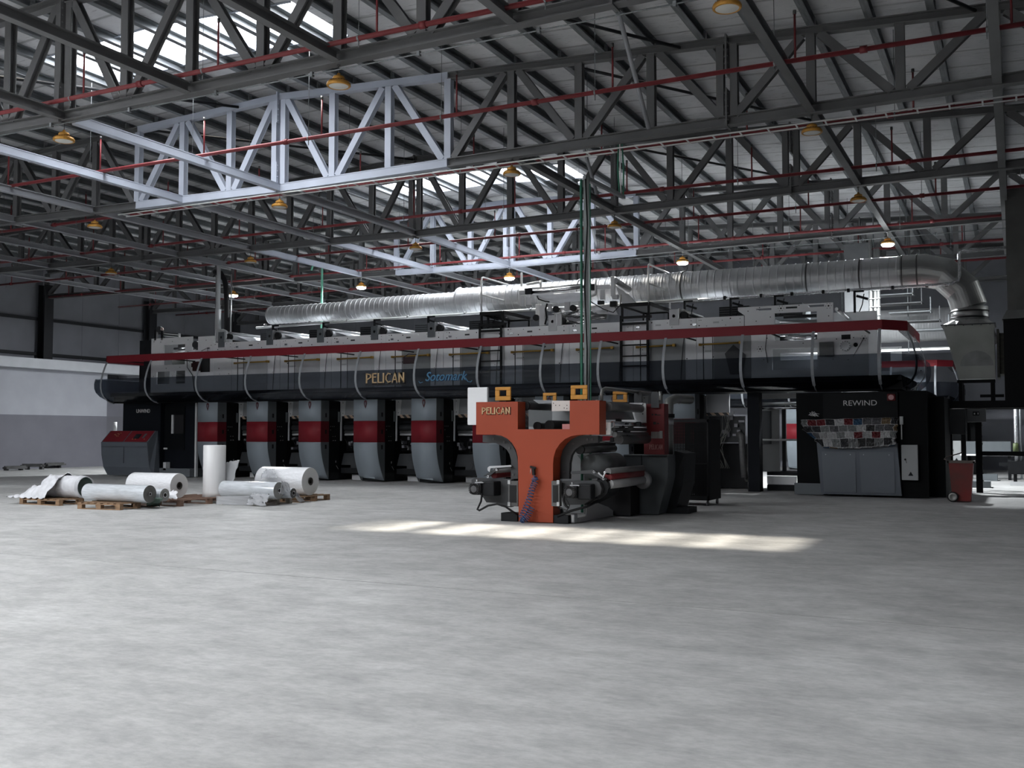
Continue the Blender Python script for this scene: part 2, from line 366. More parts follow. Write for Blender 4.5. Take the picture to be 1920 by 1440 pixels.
# ------------------------------------------------------------------ high-bay lamps
def lamp_proto(lit):
    t = thing('high_bay_lamp', 'x', 'lamp', (0, 0, 0))
    m = MB(); m.cyl((0, 0, -.16), (0, 0, 0), .008, 6); m.cyl((0, 0, -.02), (0, 0, .0), .03, 8); m.build('stem', boltm if not lit else whitep, t)
    m = MB(); m.lathe((0, 0, -.16), [(.0, .02), (.025, .02), (.03, -.01), (.09, -.035), (.105, -.06), (.105, -.085), (.085, -.10), (.12, -.115), (.125, -.13)], 20); m.build('driver_housing', gold, t)
    m = MB()
    for q in range(20):
        a = 2*pi*q/20; m.bar((.07*cos(a), .07*sin(a), -.275), (.165*cos(a), .165*sin(a), -.30), .012, .05)
    m.build('cooling_fins', goldd, t)
    m = MB(); m.lathe((0, 0, -.30), [(.13, .03), (.19, .0), (.20, -.02), (.20, -.05), (.19, -.062), (.165, -.062), (.16, -.055)], 28); m.build('rim', gold, t)
    m = MB(); m.lathe((0, 0, -.357), [(.162, .0), (.15, -.006), (.0, -.012)] if not lit else [(.185, .0), (.19, -.03), (.15, -.075), (.0, -.10)], 28); m.build('lens', lens_on if lit else lens_off, t)
    return t
def copy_tree(o, loc, label, group, dx=0):
    r = o.copy(); COL.objects.link(r); r.location = loc; r['label'] = label
    if group: r['group'] = group
    for ch in o.children:
        c_ = ch.copy(); COL.objects.link(c_); c_.parent = r
        for g in ch.children:
            d = g.copy(); COL.objects.link(d); d.parent = c_
    return r
off0, on0 = lamp_proto(False), lamp_proto(True); used = set()
def lamp(j, i, label, lit):
    loc = (TX(i), TY(j)-.02, ZB-.02 + .012*abs(TX(i)-RX)); p = on0 if lit else off0; g = 'lit high bay lamps' if lit else 'unlit golden high bay lamps'
    if p.name in used: copy_tree(p, loc, label, g)
    else: p.location = loc; p['label'] = label; p['group'] = g; used.add(p.name)
    if lit:
        d = bpy.data.lights.new('lamp_glow', 'AREA'); d.shape = 'DISK'; d.size = .3; d.energy = 750; d.color = (.93, .97, 1)
        o = bpy.data.objects.new('lamp_glow', d); COL.objects.link(o); o.location = (loc[0], loc[1], loc[2]-.50)
for j, i, lb in ((1, 0, 'unlit gold lamp hanging below the near rooflight corner, far up left'), (1, 1, 'unlit gold lamp below the nearest truss, first one right of its ridge'), (1, 2, 'big unlit gold lamp with its round lens facing down at the top edge'),
                 (2, -1, 'unlit yellow lamp left on the pale-centred near truss'), (2, 0, 'bright yellow unlit lamp under the ridge of the pale-centred near truss'), (2, 1, 'unlit gold lamp hanging before the far rooflight'), (2, 2, 'unlit gold lamp under the near truss, above right of the green post'),
                 (3, -2, 'dim unlit gold lamp deep in the dark left roof'), (3, -1, 'unlit gold lamp on the dark third truss, one bay left of ridge'), (3, 0, 'unlit gold lamp under the ridge of the dark third truss'), (3, 1, 'unlit gold lamp just right of the tall green post'), (3, 2, 'unlit gold lamp above the right end of the silver duct')):
    lamp(j, i, lb, False)
for i, lb in ((-2, 'small lit lamp glowing above the unwind end of the press'), (-1, 'lit lamp glowing above the narrow end of the silver duct'), (0, 'lit lamp glowing above the ladder with the white rail'), (1, 'lit lamp glowing above the middle of the thick duct'), (2, 'lit lamp glowing beside the upper duct box')):
    lamp(4, i, lb, True)
# ------------------------------------------------------------------ green drop post with arm and hanging cables
green = mat('green_plastic_pipe', (.035, .16, .105), .5, 0, .2, 8); greenl = mat('light_green_pipe', (.13, .38, .27), .5)
t = thing('utility_post', 'tall slim green and grey utility post rising behind the orange machine', 'post', (-7.36, 18.0, 0))
m = MB(); m.box(-7.40, -7.30, 18.0, 18.08, 0, 6.55); m.build('strut_channel', mat('channel_grey', (.22, .24, .24), .5, .3, .5, 1.2, stretch=(1,1,.5)), t)
m = MB(); m.cyl((-7.44, 17.98, .1), (-7.44, 17.98, 6.5), .028, 8); m.cyl((-7.26, 17.99, .1), (-7.26, 17.99, 6.4), .012, 6); m.build('hose', green, t)
m = MB(); m.tube([(-7.33, 17.96, 2.0), (-7.31, 17.94, 3.2), (-7.36, 17.95, 4.4), (-7.30, 17.95, 5.6), (-7.34, 17.96, 6.5)], .015, 6); m.build('cable', blackm, t)
m = MB(); m.bar((-7.36, 17.95, 6.53), (-7.36, 20.15, 6.60), .07, .07); m.cyl((-7.40, 18, 6.6), (-7.40, 20.1, 6.67), .012, 6); m.build('arm', galv, t)
t = thing('hanging_cables', 'bundle of dark green cables dropping from the truss to the post arm', 'cables', (-7.36, 20.02, 6.6))
m = MB(); m.tube([(-7.42, 20.0, 7.7), (-7.43, 19.98, 7.2), (-7.40, 20.0, 6.62)], .018, 6); m.tube([(-7.34, 20.0, 7.7), (-7.30, 19.98, 7.1), (-7.32, 20.0, 6.62)], .018, 6); m.build('green_cable', green, t)
m = MB(); m.tube([(-7.38, 19.97, 7.7), (-7.36, 19.95, 7.1), (-7.37, 20.0, 6.62)], .014, 6); m.build('pale_cable', whitep, t)
p = PY(604, 497, 31.5); q = PY(604, 570, 31.5)
m = MB(); m.tube([(p.x-.5, 31.5, 7.9), (p.x-.5, 31.5, p.z-.12), (p.x-.45, 31.5, p.z+.02), (p.x-.1, 31.5, p.z+.05), (p.x, 31.5, p.z-.05), (p.x, 31.5, 5.35)], .045, 8)
tag(m.build('drop_pipe', greenl), 'light green drop pipe bending down behind the narrow duct', 'pipe')
# ------------------------------------------------------------------ materials of the press
cov = mat('cover_light_grey', (.25, .285, .315), .55, 0, .06, 1); covs = mat('cover_side_grey', (.13, .145, .155), .45, 0, .08, 2)  # side grey darkened by the shade of the side faces
redb = mat('red_band_paint', (.20, .012, .02), .55, 0, .06, 2); deskm = mat('desk_grey', (.115, .13, .15), .45, 0, .06, 2)
white = mat('machine_white', (.82, .83, .84), .45, 0, .05, 1); whited = mat('machine_offwhite', (.56, .57, .58), .5, 0, .12, 2)
holem = mat('bolt_hole_black', (.006, .006, .007), .8); dark = mat('machine_dark', (.012, .013, .015), .55, 0, .3, 4, spec=.2)
dgrey = mat('machine_dark_grey', (.045, .048, .052), .5, .1, .2, 3); chrome = mat('chrome_roller', (.62, .63, .65), .18, 1, .1, 8)
rubber = mat('rubber_black', (.01, .01, .011), .65); alu = mat('aluminium', (.5, .51, .52), .35, .9, .1, 6)
foil = mat('stretched_foil', (.75, .76, .78), .16, .85, .1, 3, bump=.25, bscale=7); lab = mat('pale_print', (.6, .6, .6), .5)
brass = mat('gold_rod', (.42, .25, .05), .35, .5); gpanel = mat('smoked_panel', (.26, .27, .275), .25, 0, .12, 1.5)
web = mat('printed_white_film', (.74, .76, .80), .3, 0, .06, 6)
def glassmat(name, tint, base, f):
    m = bpy.data.materials.new(name); m.use_nodes = True; nt = m.node_tree; b = nt.nodes['Principled BSDF']; out = nt.nodes['Material Output']
    b.inputs['Base Color'].default_value = (*base, 1); b.inputs['Roughness'].default_value = .12
    t = nt.nodes.new('ShaderNodeBsdfTransparent'); t.inputs[0].default_value = (*tint, 1)
    x = nt.nodes.new('ShaderNodeMixShader'); x.inputs[0].default_value = f
    nt.links.new(t.outputs[0], x.inputs[1]); nt.links.new(b.outputs[0], x.inputs[2]); nt.links.new(x.outputs[0], out.inputs[0]); return m
shieldm = glassmat('tinted_shield', (.60, .63, .67), (.02, .023, .03), .22)
clearf = glassmat('clear_film', (.88, .9, .92), (.55, .57, .6), .35)
hz = bpy.data.materials.new('hazard_stripes'); hz.use_nodes = True; nt = hz.node_tree; b = nt.nodes['Principled BSDF']
tc = nt.nodes.new('ShaderNodeTexCoord'); wv = nt.nodes.new('ShaderNodeTexWave'); wv.bands_direction = 'DIAGONAL'; wv.inputs['Scale'].default_value = 2.6
nt.links.new(tc.outputs['Object'], wv.inputs['Vector']); r_ = ramp(wv, .49, (.008, .008, .01), .51, (.42, .30, .22)); nt.links.new(r_.outputs[0], b.inputs['Base Color'])
def text_mesh(txt, size, name, mt, parent, loc, rot=(pi/2, 0, 0), depth=.004, sx=1.0, shear=0, spacing=1.0):
    cu = bpy.data.curves.new(name, 'FONT'); cu.body = txt; cu.size = size; cu.extrude = depth; cu.align_x = 'CENTER'; cu.align_y = 'CENTER'; cu.shear = shear; cu.space_character = spacing
    tmp = bpy.data.objects.new('tmp', cu); COL.objects.link(tmp); dg = bpy.context.evaluated_depsgraph_get()
    me = bpy.data.meshes.new_from_object(tmp.evaluated_get(dg)); bpy.data.objects.remove(tmp)
    me.name = name; me.materials.clear(); me.materials.append(mt)
    me.transform(Matrix.Diagonal((sx, 1, 1, 1)))
    o = bpy.data.objects.new(name, me); COL.objects.link(o); o.parent = parent
    o.location = Vector(loc) - (parent.location if parent else Vector()); o.rotation_euler = rot; return o
def deco_letters(parent, name, mt, c, H, W, rotz=0, d=.012, txt='PELICAN'):
    """Upright art-deco capitals built from strokes; c = centre of the word, H letter height, W word width."""
    m = MB(); n = len(txt); sh = {'P': [((0,0),(0,1)), ((0,1),(.55,.9)), ((.55,.9),(.62,.62)), ((.62,.62),(.1,.36))], 'E': [((0,0),(0,1)), ((0,1),(.5,1)), ((0,.62),(.42,.62)), ((0,0),(.5,0))],
      'L': [((0,0),(0,1)), ((0,0),(.5,0))], 'I': [((0,0),(0,1))], 'C': [((.62,.92),(.3,1)), ((.3,1),(.02,.68)), ((.02,.68),(.02,.32)), ((.02,.32),(.3,0)), ((.3,0),(.62,.08))],
      'A': [((0,0),(.36,1)), ((.36,1),(.68,0)), ((.12,.28),(.6,.28))], 'N': [((0,0),(0,1)), ((0,1),(.62,0)), ((.62,0),(.62,1))]}
    wd = {'P': .72, 'E': .6, 'L': .56, 'I': .16, 'C': .72, 'A': .8, 'N': .72}; gap = .2
    tot = sum(wd[ch] for ch in txt) + gap*(n-1); k = W/(tot*H); x = -W/2; R = Matrix.Rotation(rotz, 3, 'Z')
    for ch in txt:
        for (a, b_) in sh[ch]:
            p = Vector((x+a[0]*H*k, 0, (a[1]-.5)*H*.86)); q = Vector((x+b_[0]*H*k, 0, (b_[1]-.5)*H*.86)); e = (q-p).normalized()*H*.05
            th = H*(.16 if abs(a[0]-b_[0]) < .2 else .11)
            m.bar(R @ (p-e) + Vector(c), R @ (q+e) + Vector(c), th, d, up=R @ Vector((0,1,0)))
        x += (wd[ch]+gap)*H*k
    return m.build(name, mt, parent)
def bolts(m, x, y, z, r=.016, n=0, R=.07, mm=1):
    m.cyl((x, y, z), (x, y-.006, z), r, 8, mm)
    for q in range(n): a = 2*pi*q/n; m.cyl((x+R*cos(a), y, z+R*sin(a)), (x+R*cos(a), y-.006, z+R*sin(a)), r*.45, 6, mm)
PL = []                                                # press things that the second press repeats
# ------------------------------------------------------------------ printing units
XR_ = [-25.54, -23.27, -21.0, -18.73, -16.49, -14.25, -12.1, -10.05, -8.08]
def curve_y(z):                                        # front face recedes towards the foot
    return 0 if z > 1.25 else .42*((1.25-z)/1.2)**1.8
def printing_unit(k, xr, label):
    t = thing('printing_unit', label, 'printing unit', (xr, 27.8, 0), 'printing units of the near press')
    W = .93; y0 = 27.8; xl = xr - W
    zs = [.05, .2, .35, .5, .65, .8, .95, 1.1, 1.25, 1.31]
    def cover(name, zz, mt, side=False):
        m = MB()
        if not side:
            vs = []
            for z in zz: vs += [(xl, y0+curve_y(z), z + (.09 if z < .1 else 0)), (xr, y0+curve_y(z), z), (xr, y0+curve_y(z)+.02, z), (xl, y0+curve_y(z)+.02, z + (.09 if z < .1 else 0))]
            for i in range(len(zz)-1):
                o = 4*i
                m.add([], [])
            n = len(zz); m.v = [tuple(v) for v in vs]
            for i in range(n-1):
                o = 4*i; m.f.append([o, o+1, o+5, o+4]); m.m.append(0); m.s.append(True)
                m.f.append([o+2, o+3, o+7, o+6]); m.m.append(0); m.s.append(True)
                m.f.append([o+1, o+2, o+6, o+5]); m.m.append(0); m.s.append(False)
                m.f.append([o+3, o, o+4, o+7]); m.m.append(0); m.s.append(False)
            m.f += [[3, 2, 1, 0], [4*n-4, 4*n-3, 4*n-2, 4*n-1]]; m.m += [0, 0]; m.s += [False, False]
            return m.build(name, mt, t)
        pts = [(xr-.02, y0+curve_y(z)+.012, z) for z in zz]
        pts = pts + [(xr-.02, y0+.46, zz[-1]), (xr-.02, y0+.46, zz[0])]
        m.prism(pts, (.022, 0, 0)); m2 = MB(); m2.prism([(p[0]-W+.02, p[1], p[2]) for p in pts], (.022, 0, 0)); m2.build(name, mt, t); return m.build(name, mt, t)
    cover('front_cover', zs, cov); cover('upper_cover', [2.015, 2.72], cov); cover('red_band', [1.312, 2.013], redb)
    s = cover('side_cover', zs, covs, True); cover('side_cover', [2.015, 2.72], covs, True); cover('red_side_band', [1.312, 2.013], mat('red_side_shaded', (.13, .010, .016), .45), True)  # side band red is the band paint with shade in its colour
    for z in (2.22, 1.66, 1.15):
        m = MB(); m.box(xr+.002, xr+.012, y0+.24, y0+.32, z-.07, z+.07); m.build('handle', rubber, t)
    m = MB(); m.box(xl+.03, xr-.01, y0+.46, y0+1.06, .03, 2.72)
    for (yy, zz) in [(.56, 1.84), (.66, 1.84), (.76, 1.84), (.56, 1.72), (.70, 1.50), (.82, 1.50), (.70, 1.36), (.73, 1.36), (.82, 1.36), (.85, 1.36)]:
        m.cyl((xr-.01, y0+.0+yy, zz), (xr, y0+yy, zz), .014, 6, 1)
    m.box(xr-.01, xr, y0+.85, y0+.89, .60, .67, 1); m.bar((xr+.01, y0+.88, .50), (xr+.02, y0+.98, .38), .012, .012, m=1)
    m.build('cabinet_body', [mat('cabinet_black', (.006, .007, .0075), .6, spec=.15), mat('button_pale', (.28, .28, .28), .4)], t)
    # badge: small drop-shaped emblem
    m = MB(); xc = xl + .47; pr = [(0, .12), (.05, .09), (.06, 0), (.035, -.08), (0, -.16), (-.035, -.08), (-.06, 0), (-.05, .09)]
    m.prism([(xc+a, y0-.001, 2.58+b_) for a, b_ in pr], (0, -.01, 0))
    m.prism([(xc+a*.5, y0-.011, 2.58+b_*.45) for a, b_ in pr], (0, -.006, 0), m=1); m.build('badge', [mat('badge_maroon', (.06, .012, .016), .4), mat('badge_grey', (.12, .12, .14), .4)], t)
    g = (XR_[k+1]-.93-xr-.03) if k < 8 else 0
    if k < 8: gap_parts(k, xr, y0, t, g)
    m = MB(); m.box(xl, xr-.02, y0+1.08, y0+3.6, .02, 2.7); m.build('rear_cabinet', mat('machine_deep_black', (.004, .004, .005), .7, spec=.1), t)
    return t
def gap_parts(k, xr, y0, t, g):
    # open side frame with splash guard and rollers to the right of the cabinet
    ys = y0 + 1.1; m = MB(); m.box(xr+.0, xr+.05, ys, ys+.04, 1.35, 2.73); m.box(xr+.05, xr+g, ys+.02, ys+.05, 2.2, 2.73)
    for z in (2.66, 2.3): m.cyl((xr+.1, ys+.021, z), (xr+.1, ys+.01, z), .015, 6, 1)
    m.build('side_frame', [whited, holem], t)
    m = MB(); m.prism([(xr+.25, ys-.02, 2.73), (xr+g-.08, ys-.02, 2.73), (xr+g-.08, ys-.02, 2.24), (xr+.2, ys-.02, 2.24)], (0, .03, 0)); m.build('splash_guard', mat('guard_grey', (.24, .25, .26), .45), t)
    m = MB(); m.box(xr+.18, xr+g-.08, ys-.03, ys+.0, 2.12, 2.23); m.build('hazard_strip', hz, t)
    m = MB(); m.box(xr-.06, xr+.02, ys-.12, ys, 2.0, 2.35); m.build('junction_box', covs, t)
    for z, rr, mt in ((1.98, .05, dark), (1.80, .10, dgrey), (1.65, .05, alu), (1.56, .035, whited), (1.90, .03, dark)):
        m = MB(); m.cyl((xr+.12, ys+.12, z), (xr+g-.03, ys+.12, z), rr, 12); m.build('cross_roller', mt, t)
    m = MB(); m.box(xr+.05, xr+g, ys+.3, ys+1.9, 1.0, 1.5); m.box(xr+.4, xr+.7, ys+.1, ys+.3, 1.75, 1.92, 1); m.build('doctor_assembly', [mat('machine_deep_black', (.004, .004, .005), .7, spec=.1), dgrey], t)
    m = MB(); m.prism([(xr+.05, ys+.02, .52), (xr+.15, ys+.02, .92), (xr+g-.03, ys+.02, .92), (xr+g, ys+.02, .52)], (0, 1.5, 0)); m.build('ink_tray', dgrey, t)
    m = MB(); m.box(xr+.05, xr+g, ys+.0, ys+1.6, .24, .42); m.cyl((xr+.62, ys-.02, .56), (xr+.62, ys+.0, .56), .12, 14, 1); m.box(xr+.45, xr+.85, ys+.0, ys+.02, .42, .66, 1); m.build('tray_carriage', [dark, dgrey], t)
    m = MB(); m.box(xr+.3, xr+g, ys+.3, ys+.42, .0, .18); m.build('base_rail', whited, t)
    rnd = random.Random(k)
    m = MB()
    for q in range(5):
        xx = xr + .1 + rnd.random()*.6; zz = 1.02 + rnd.random()*.42; m.box(xx, xx+.05+.05*rnd.random(), ys-.01, ys+.25, zz, zz+.05+.08*rnd.random())
    m.build('fittings', mat('fitting_grey', (.22, .22, .24), .4, .4), t)
    m = MB(); m.tube([(xr+.2, ys, 1.42), (xr+.35, ys-.05, 1.25), (xr+.5, ys-.02, 1.1), (xr+.55, ys, 1.35)], .012, 6); m.tube([(xr+.6, ys, 1.45), (xr+.7, ys-.06, 1.2), (xr+.62, ys-.02, 1.0)], .012, 6); m.build('hose', rubber, t)
UL = ['first from the unwind end', 'second from the unwind end', 'third from the unwind end', 'fourth from the unwind end', 'fifth from the unwind end', 'half hidden behind the left orange arm', 'hidden by the orange machine', 'behind the red control panel', 'behind the black perforated chiller']
for k, xr in enumerate(XR_):
    u = printing_unit(k, xr, 'grey printing unit cabinet with red band, ' + UL[k])
    if k == 8: PL.append((u, 'grey printing unit of the far press, seen through the gap beside the rewinder'))
# ------------------------------------------------------------------ walkway with tinted shield
PLAN = [(-30.7, 30.6), (-30.7, 27.42), (-3.05, 27.42), (-2.5, 28.05), (-2.5, 31.9)]
def offset_plan(off):
    pts = [Vector(p) for p in PLAN]; res = []
    for i, p in enumerate(pts):
        ds = []
        if i > 0: ds.append((p-pts[i-1]).normalized())
        if i < len(pts)-1: ds.append((pts[i+1]-p).normalized())
        ns = [Vector((d.y, -d.x)) for d in ds]; nn = sum(ns, Vector((0, 0))).normalized(); res.append(p + nn*off/max(.5, nn.dot(ns[0])))
    return res
def shield(label):
    t = thing('walkway_shield', label, 'walkway', (-16, 27.42, 2.7), 'walkway shields')
    def strip(name, prof, mt, thick=None, smooth=True, seg=None):
        rings = [offset_plan(o) for o, z in prof]; objs = []
        for a in range(len(PLAN)-1):
            m = MB(); vs = []
            for (o, z), rg in zip(prof, rings): vs += [(rg[a].x, rg[a].y, z), (rg[a+1].x, rg[a+1].y, z)]
            m.add(vs, [(2*i, 2*i+1, 2*i+3, 2*i+2) for i in range(len(prof)-1)], 0, smooth); o_ = m.build(name, mt, t)
            sd_ = o_.modifiers.new('thick', 'SOLIDIFY'); sd_.thickness = thick or .012; objs.append(o_)
        return objs
    strip('red_band', [(.0, 4.26), (.0, 4.505)], redb, .02, False)
    strip('band_top', [(-.12, 4.505), (.0, 4.51)], redb, .01, False)
    strip('glass_panel', [(.26, 3.63), (.285, 3.45), (.28, 3.28), (.24, 3.13), (.14, 2.98), (.0, 2.865), (-.16, 2.79), (-.36, 2.745)], shieldm, .008)
    rp = [(.0, 4.28), (.10, 4.08), (.19, 3.85), (.25, 3.63), (.275, 3.45), (.27, 3.28), (.23, 3.13), (.13, 2.98), (-.01, 2.865), (-.17, 2.79), (-.37, 2.745)]
    ribm = mat('rib_grey', (.33, .345, .365), .4, .1)
    for x in (-30.64, -28.39, -25.95, -23.71, -21.39, -19.13, -16.91, -14.67, -12.55, -10.73, -8.79, -6.62, -4.75, -3.1):
        m = MB(); m2 = [(x, 27.42-o-.012, z) for o, z in rp]
        for a, b_ in zip(m2, m2[1:]): m.bar(a, (b_[0], b_[1]+(b_[1]-a[1])*.04, b_[2]+(b_[2]-a[2])*.04), .075, .02, up=(0, -(a[2]-b_[2]), (a[1]-b_[1])) if False else (1e-3, -1, 0.2))
        m.build('rib', ribm, t)
    for (px_, py_, nx, ny) in ((-2.52, 28.07, .85, -.5), (-2.5, 30.0, 1, 0)):
        m = MB(); m2 = [(px_+nx*(o+.012), py_+ny*(o+.012), z) for o, z in rp]
        for a, b_ in zip(m2, m2[1:]): m.bar(a, b_, .075, .02, up=(nx, ny, .1))
        m.build('rib', ribm, t)
    deck = mat('deck_black', (.005, .005, .006), .6, spec=.15)
    m = MB(); m.box(-30.6, -2.62, 27.55, 28.9, 2.98, 3.1); m.box(-30.6, -2.62, 27.72, 28.9, 2.735, 2.97); m.build('deck', deck, t)
    m = MB(); m.box(-3.4, -2.6, 28.9, 31.8, 2.75, 3.1); m.box(-30.6, -30.0, 28.9, 30.5, 2.75, 3.1); m.build('end_deck', deck, t)
    for q in range(12): m = MB(); x = -29.9 + q*2.4; m.bar((x, 27.45, 4.30), (x, 28.7, 4.30), .03, .04); m.build('band_bracket', deck, t)
    m = MB(); m.box(-2.72, -2.51, 28.1, 31.8, 4.27, 4.50); m.build('end_band', mat('band_whitish_sheen', (.45, .42, .43), .2, .5, .5, 6, bump=.4, bscale=14), t)  # reflected light on the band's end put into a whitish colour
    return t
sh = shield('long walkway with red top band and dark tinted curved shield on the near press'); PL.append((sh, 'walkway of the far press with red band and tinted shield, its right end showing'))
# signs on the shield
cream = mat('sign_cream', (.62, .44, .24), .5); signb = mat('sign_black', (.012, .011, .012), .5); blue = mat('sign_blue', (.10, .26, .42), .4); blued = mat('sign_blue_dark', (.012, .04, .10), .4)
p = PY(723, 709, 27.12); sp = shield_sign = thing('maker_sign', 'cream capital lettering with black edge on the dark walkway shield', 'sign', (p.x, 27.12, p.z))
a, b_ = PY(686, 700, 27.12), PY(761, 700, 27.12); Wd = b_.x-a.x
deco_letters(sp, 'letter_edge', signb, (p.x+.02, 27.115, p.z-.015), .37, Wd*.99, d=.01)
deco_letters(sp, 'letters', cream, (p.x, 27.10, p.z+.01), .33, Wd*.94, d=.014)
m = MB(); m.box(a.x, b_.x, 27.10, 27.12, p.z-.22, p.z-.19); m.box(a.x, b_.x, 27.11, 27.125, p.z-.25, p.z-.235); m.build('underline', signb, sp)
p = PY(835, 706, 27.12); sp = thing('script_sign', 'pale blue slanted script lettering on the dark walkway shield', 'sign', (p.x, 27.12, p.z))
text_mesh('Sotomark', .40, 'letter_edge', blued, sp, (p.x+.02, 27.115, p.z-.02), sx=.92, shear=.35)
text_mesh('Sotomark', .40, 'letters', blue, sp, (p.x, 27.10, p.z), sx=.92, shear=.35)
m = MB(); m.tube([(p.x+.72, 27.1, p.z-.05), (p.x+.80, 27.1, p.z-.17), (p.x+.9, 27.1, p.z-.19), (p.x+.95, 27.1, p.z-.14)], .01, 6); m.tube([(p.x-.95, 27.1, p.z-.12), (p.x-.9, 27.1, p.z-.18), (p.x-.8, 27.1, p.z-.15)], .01, 6); m.build('flourish', blue, sp)
p = PY(757, 676, 27.3)
m = MB(); m.box(p.x-.02, p.x+.42, 27.28, 27.30, p.z-.11, p.z+.10); m.tube([(p.x, 27.29, p.z+.10), (p.x+.2, 27.27, p.z+.2), (p.x+.5, 27.25, p.z+.17)], .015, 6)
tag(m.build('hanging_plate', mat('plate_brown', (.02, .008, .010), .4)), 'small dark plate hanging beside the gold rods above the cream lettering', 'plate')
# ------------------------------------------------------------------ upper white frame of the press
def plate_with_holes(m, x0, x1, z0, z1, y, th, holes):
    """rectangular plate cut into strips so that the holes stay open; holes: (x0,x1,z0,z1)"""
    xs = sorted({x0, x1, *[h[0] for h in holes], *[h[1] for h in holes]}); xs = [x for x in xs if x0 <= x <= x1]
    for a, b_ in zip(xs, xs[1:]):
        hs = sorted([(h[2], h[3]) for h in holes if h[0] <= a+1e-6 and h[1] >= b_-1e-6]); z = z0
        for h0, h1 in hs:
            if h0 > z: m.box(a, b_, y, y+th, z, h0)
            z = max(z, h1)
        if z < z1: m.box(a, b_, y, y+th, z, z1)
FY = 28.95
rb = random.Random(3)
t = thing('upper_frame', 'long white side plate above the walkway with small bolt holes and grey windows', 'machine frame', (-18, FY, 3.1))
# left end
m = MB(); plate_with_holes(m, -29.99, -27.88, 3.1, 5.27, FY, .04, [(-29.34, -28.25, 4.23, 5.0), (-29.68, -29.02, 3.5, 3.98), (-28.72, -28.23, 3.5, 3.99)])
plate_with_holes(m, -27.88, -27.60, 3.1, 4.75, FY, .04, []); plate_with_holes(m, -27.60, -26.82, 3.1, 5.25, FY, .04, [(-27.5, -27.0, 3.9, 4.42)])
for x, z in [(-29.85, 5.15), (-29.6, 4.6), (-29.85, 3.8), (-29.5, 5.12), (-28.9, 5.12), (-28.1, 5.15), (-28.1, 4.7), (-28.0, 4.3), (-28.5, 4.12), (-29.2, 4.1), (-28.87, 3.75), (-26.95, 4.9), (-27.2, 5.1)]: bolts(m, x, FY, z, .016, 0)
bolts(m, -29.6, FY, 4.62, .012, 6, .08); bolts(m, -28.87, FY, 3.8, .012, 6, .08); m.build('end_plate', [white, holem], t)
m = MB(); m.box(-29.9, -26.9, 31.3, 31.34, 3.1, 5.2); m.build('rear_plate', whited, t)
m = MB(); m.cyl((-27.74, FY-.02, 4.95), (-27.74, FY+.1, 4.95), .14, 20); m.build('bearing_cover', dgrey, t)
for z, rr, mt in ((4.75, .07, alu), (4.45, .28, mat('coated_roll', (.13, .14, .13), .45)), (4.9, .04, chrome), (3.75, .14, dgrey)):
    m = MB(); m.cyl((-29.3 if rr < .2 else -29.15, FY+.5, z), (-28.2, FY+.5, z), rr, 16); m.build('inner_roller', mt, t)
m = MB(); m.box(-29.5, -27, FY+.9, FY+.95, 3.2, 5.1); m.build('inner_dark_panel', rubber, t)
m = MB(); m.box(PY(262, 650, FY+.3).x, -30.0, FY+.3, FY+1.5, 3.1, 5.25); m.build('dark_side_box', dark, t)
m = MB(); m.box(-27.75, -27.45, FY-.12, FY, 3.95, 4.3); m.box(-27.85, -27.7, FY-.08, FY, 4.1, 4.25); m.build('valve_block', mat('valve_dark_red', (.05, .012, .012), .5, 0, .6, 30), t)
m = MB(); m.tube([(-28.1, FY-.05, 4.5), (-28.05, FY-.08, 4.1), (-27.8, FY-.06, 3.8), (-27.7, FY-.05, 3.2)], .014, 6); m.tube([(-27.4, FY-.03, 4.7), (-27.1, FY-.05, 4.8), (-27.0, FY-.05, 4.3)], .01, 6); m.build('cable', rubber, t)
# middle: one plate per unit
edges = [-26.82, -25.95, -23.69, -21.43, -19.17, -16.91, -14.65, -12.39, -10.3, -8.35, -6.95]
for a, b_ in zip(edges, edges[1:]):
    m = MB(); m.box(a+.006, b_-.006, FY, FY+.04, 3.1, 4.98)
    w_ = b_-a
    for f, z in [(.06, 4.9), (.06, 4.75), (.06, 4.62), (.10, 4.9), (.22, 4.72), (.3, 4.88), (.42, 4.66), (.55, 4.85), (.62, 4.72), (.72, 4.9), (.8, 4.62), (.92, 4.9), (.92, 4.78), (.92, 4.66), (.5, 4.5), (.35, 3.8), (.3, 4.0), (.15, 4.1), (.85, 3.78)]:
        if rb.random() < .85: bolts(m, a+w_*f, FY, z+rb.random()*.03, rb.choice([.012, .012, .02]), 0)
    m.build('side_plate', [white, holem], t)
    m = MB(); m.box(a+.03, b_-.03, FY+.06, 31.25, 3.15, 4.93); m.build('dryer_light_block', dgrey, t)  # unseen block added to keep lamp light from leaking down the press
    m = MB(); xs = a + w_*.36; m.box(xs, xs+.17, FY-.008, FY, 4.80, 4.85); m.build('slot', dgrey if rb.random() < .5 else whited, t)
    m = MB(); m.box(xs-.6, xs-.5, FY-.03, FY, 4.76, 4.82); m.build('lug', chrome, t)
rods = [(-25.75, -24.21), (-23.41, -21.95), (-21.12, -19.68), (-18.88, -17.43), (-16.63, -15.2), (-14.36, -12.93), (-12.12, -10.94), (-10.17, -9.0), (-8.24, -7.03)]
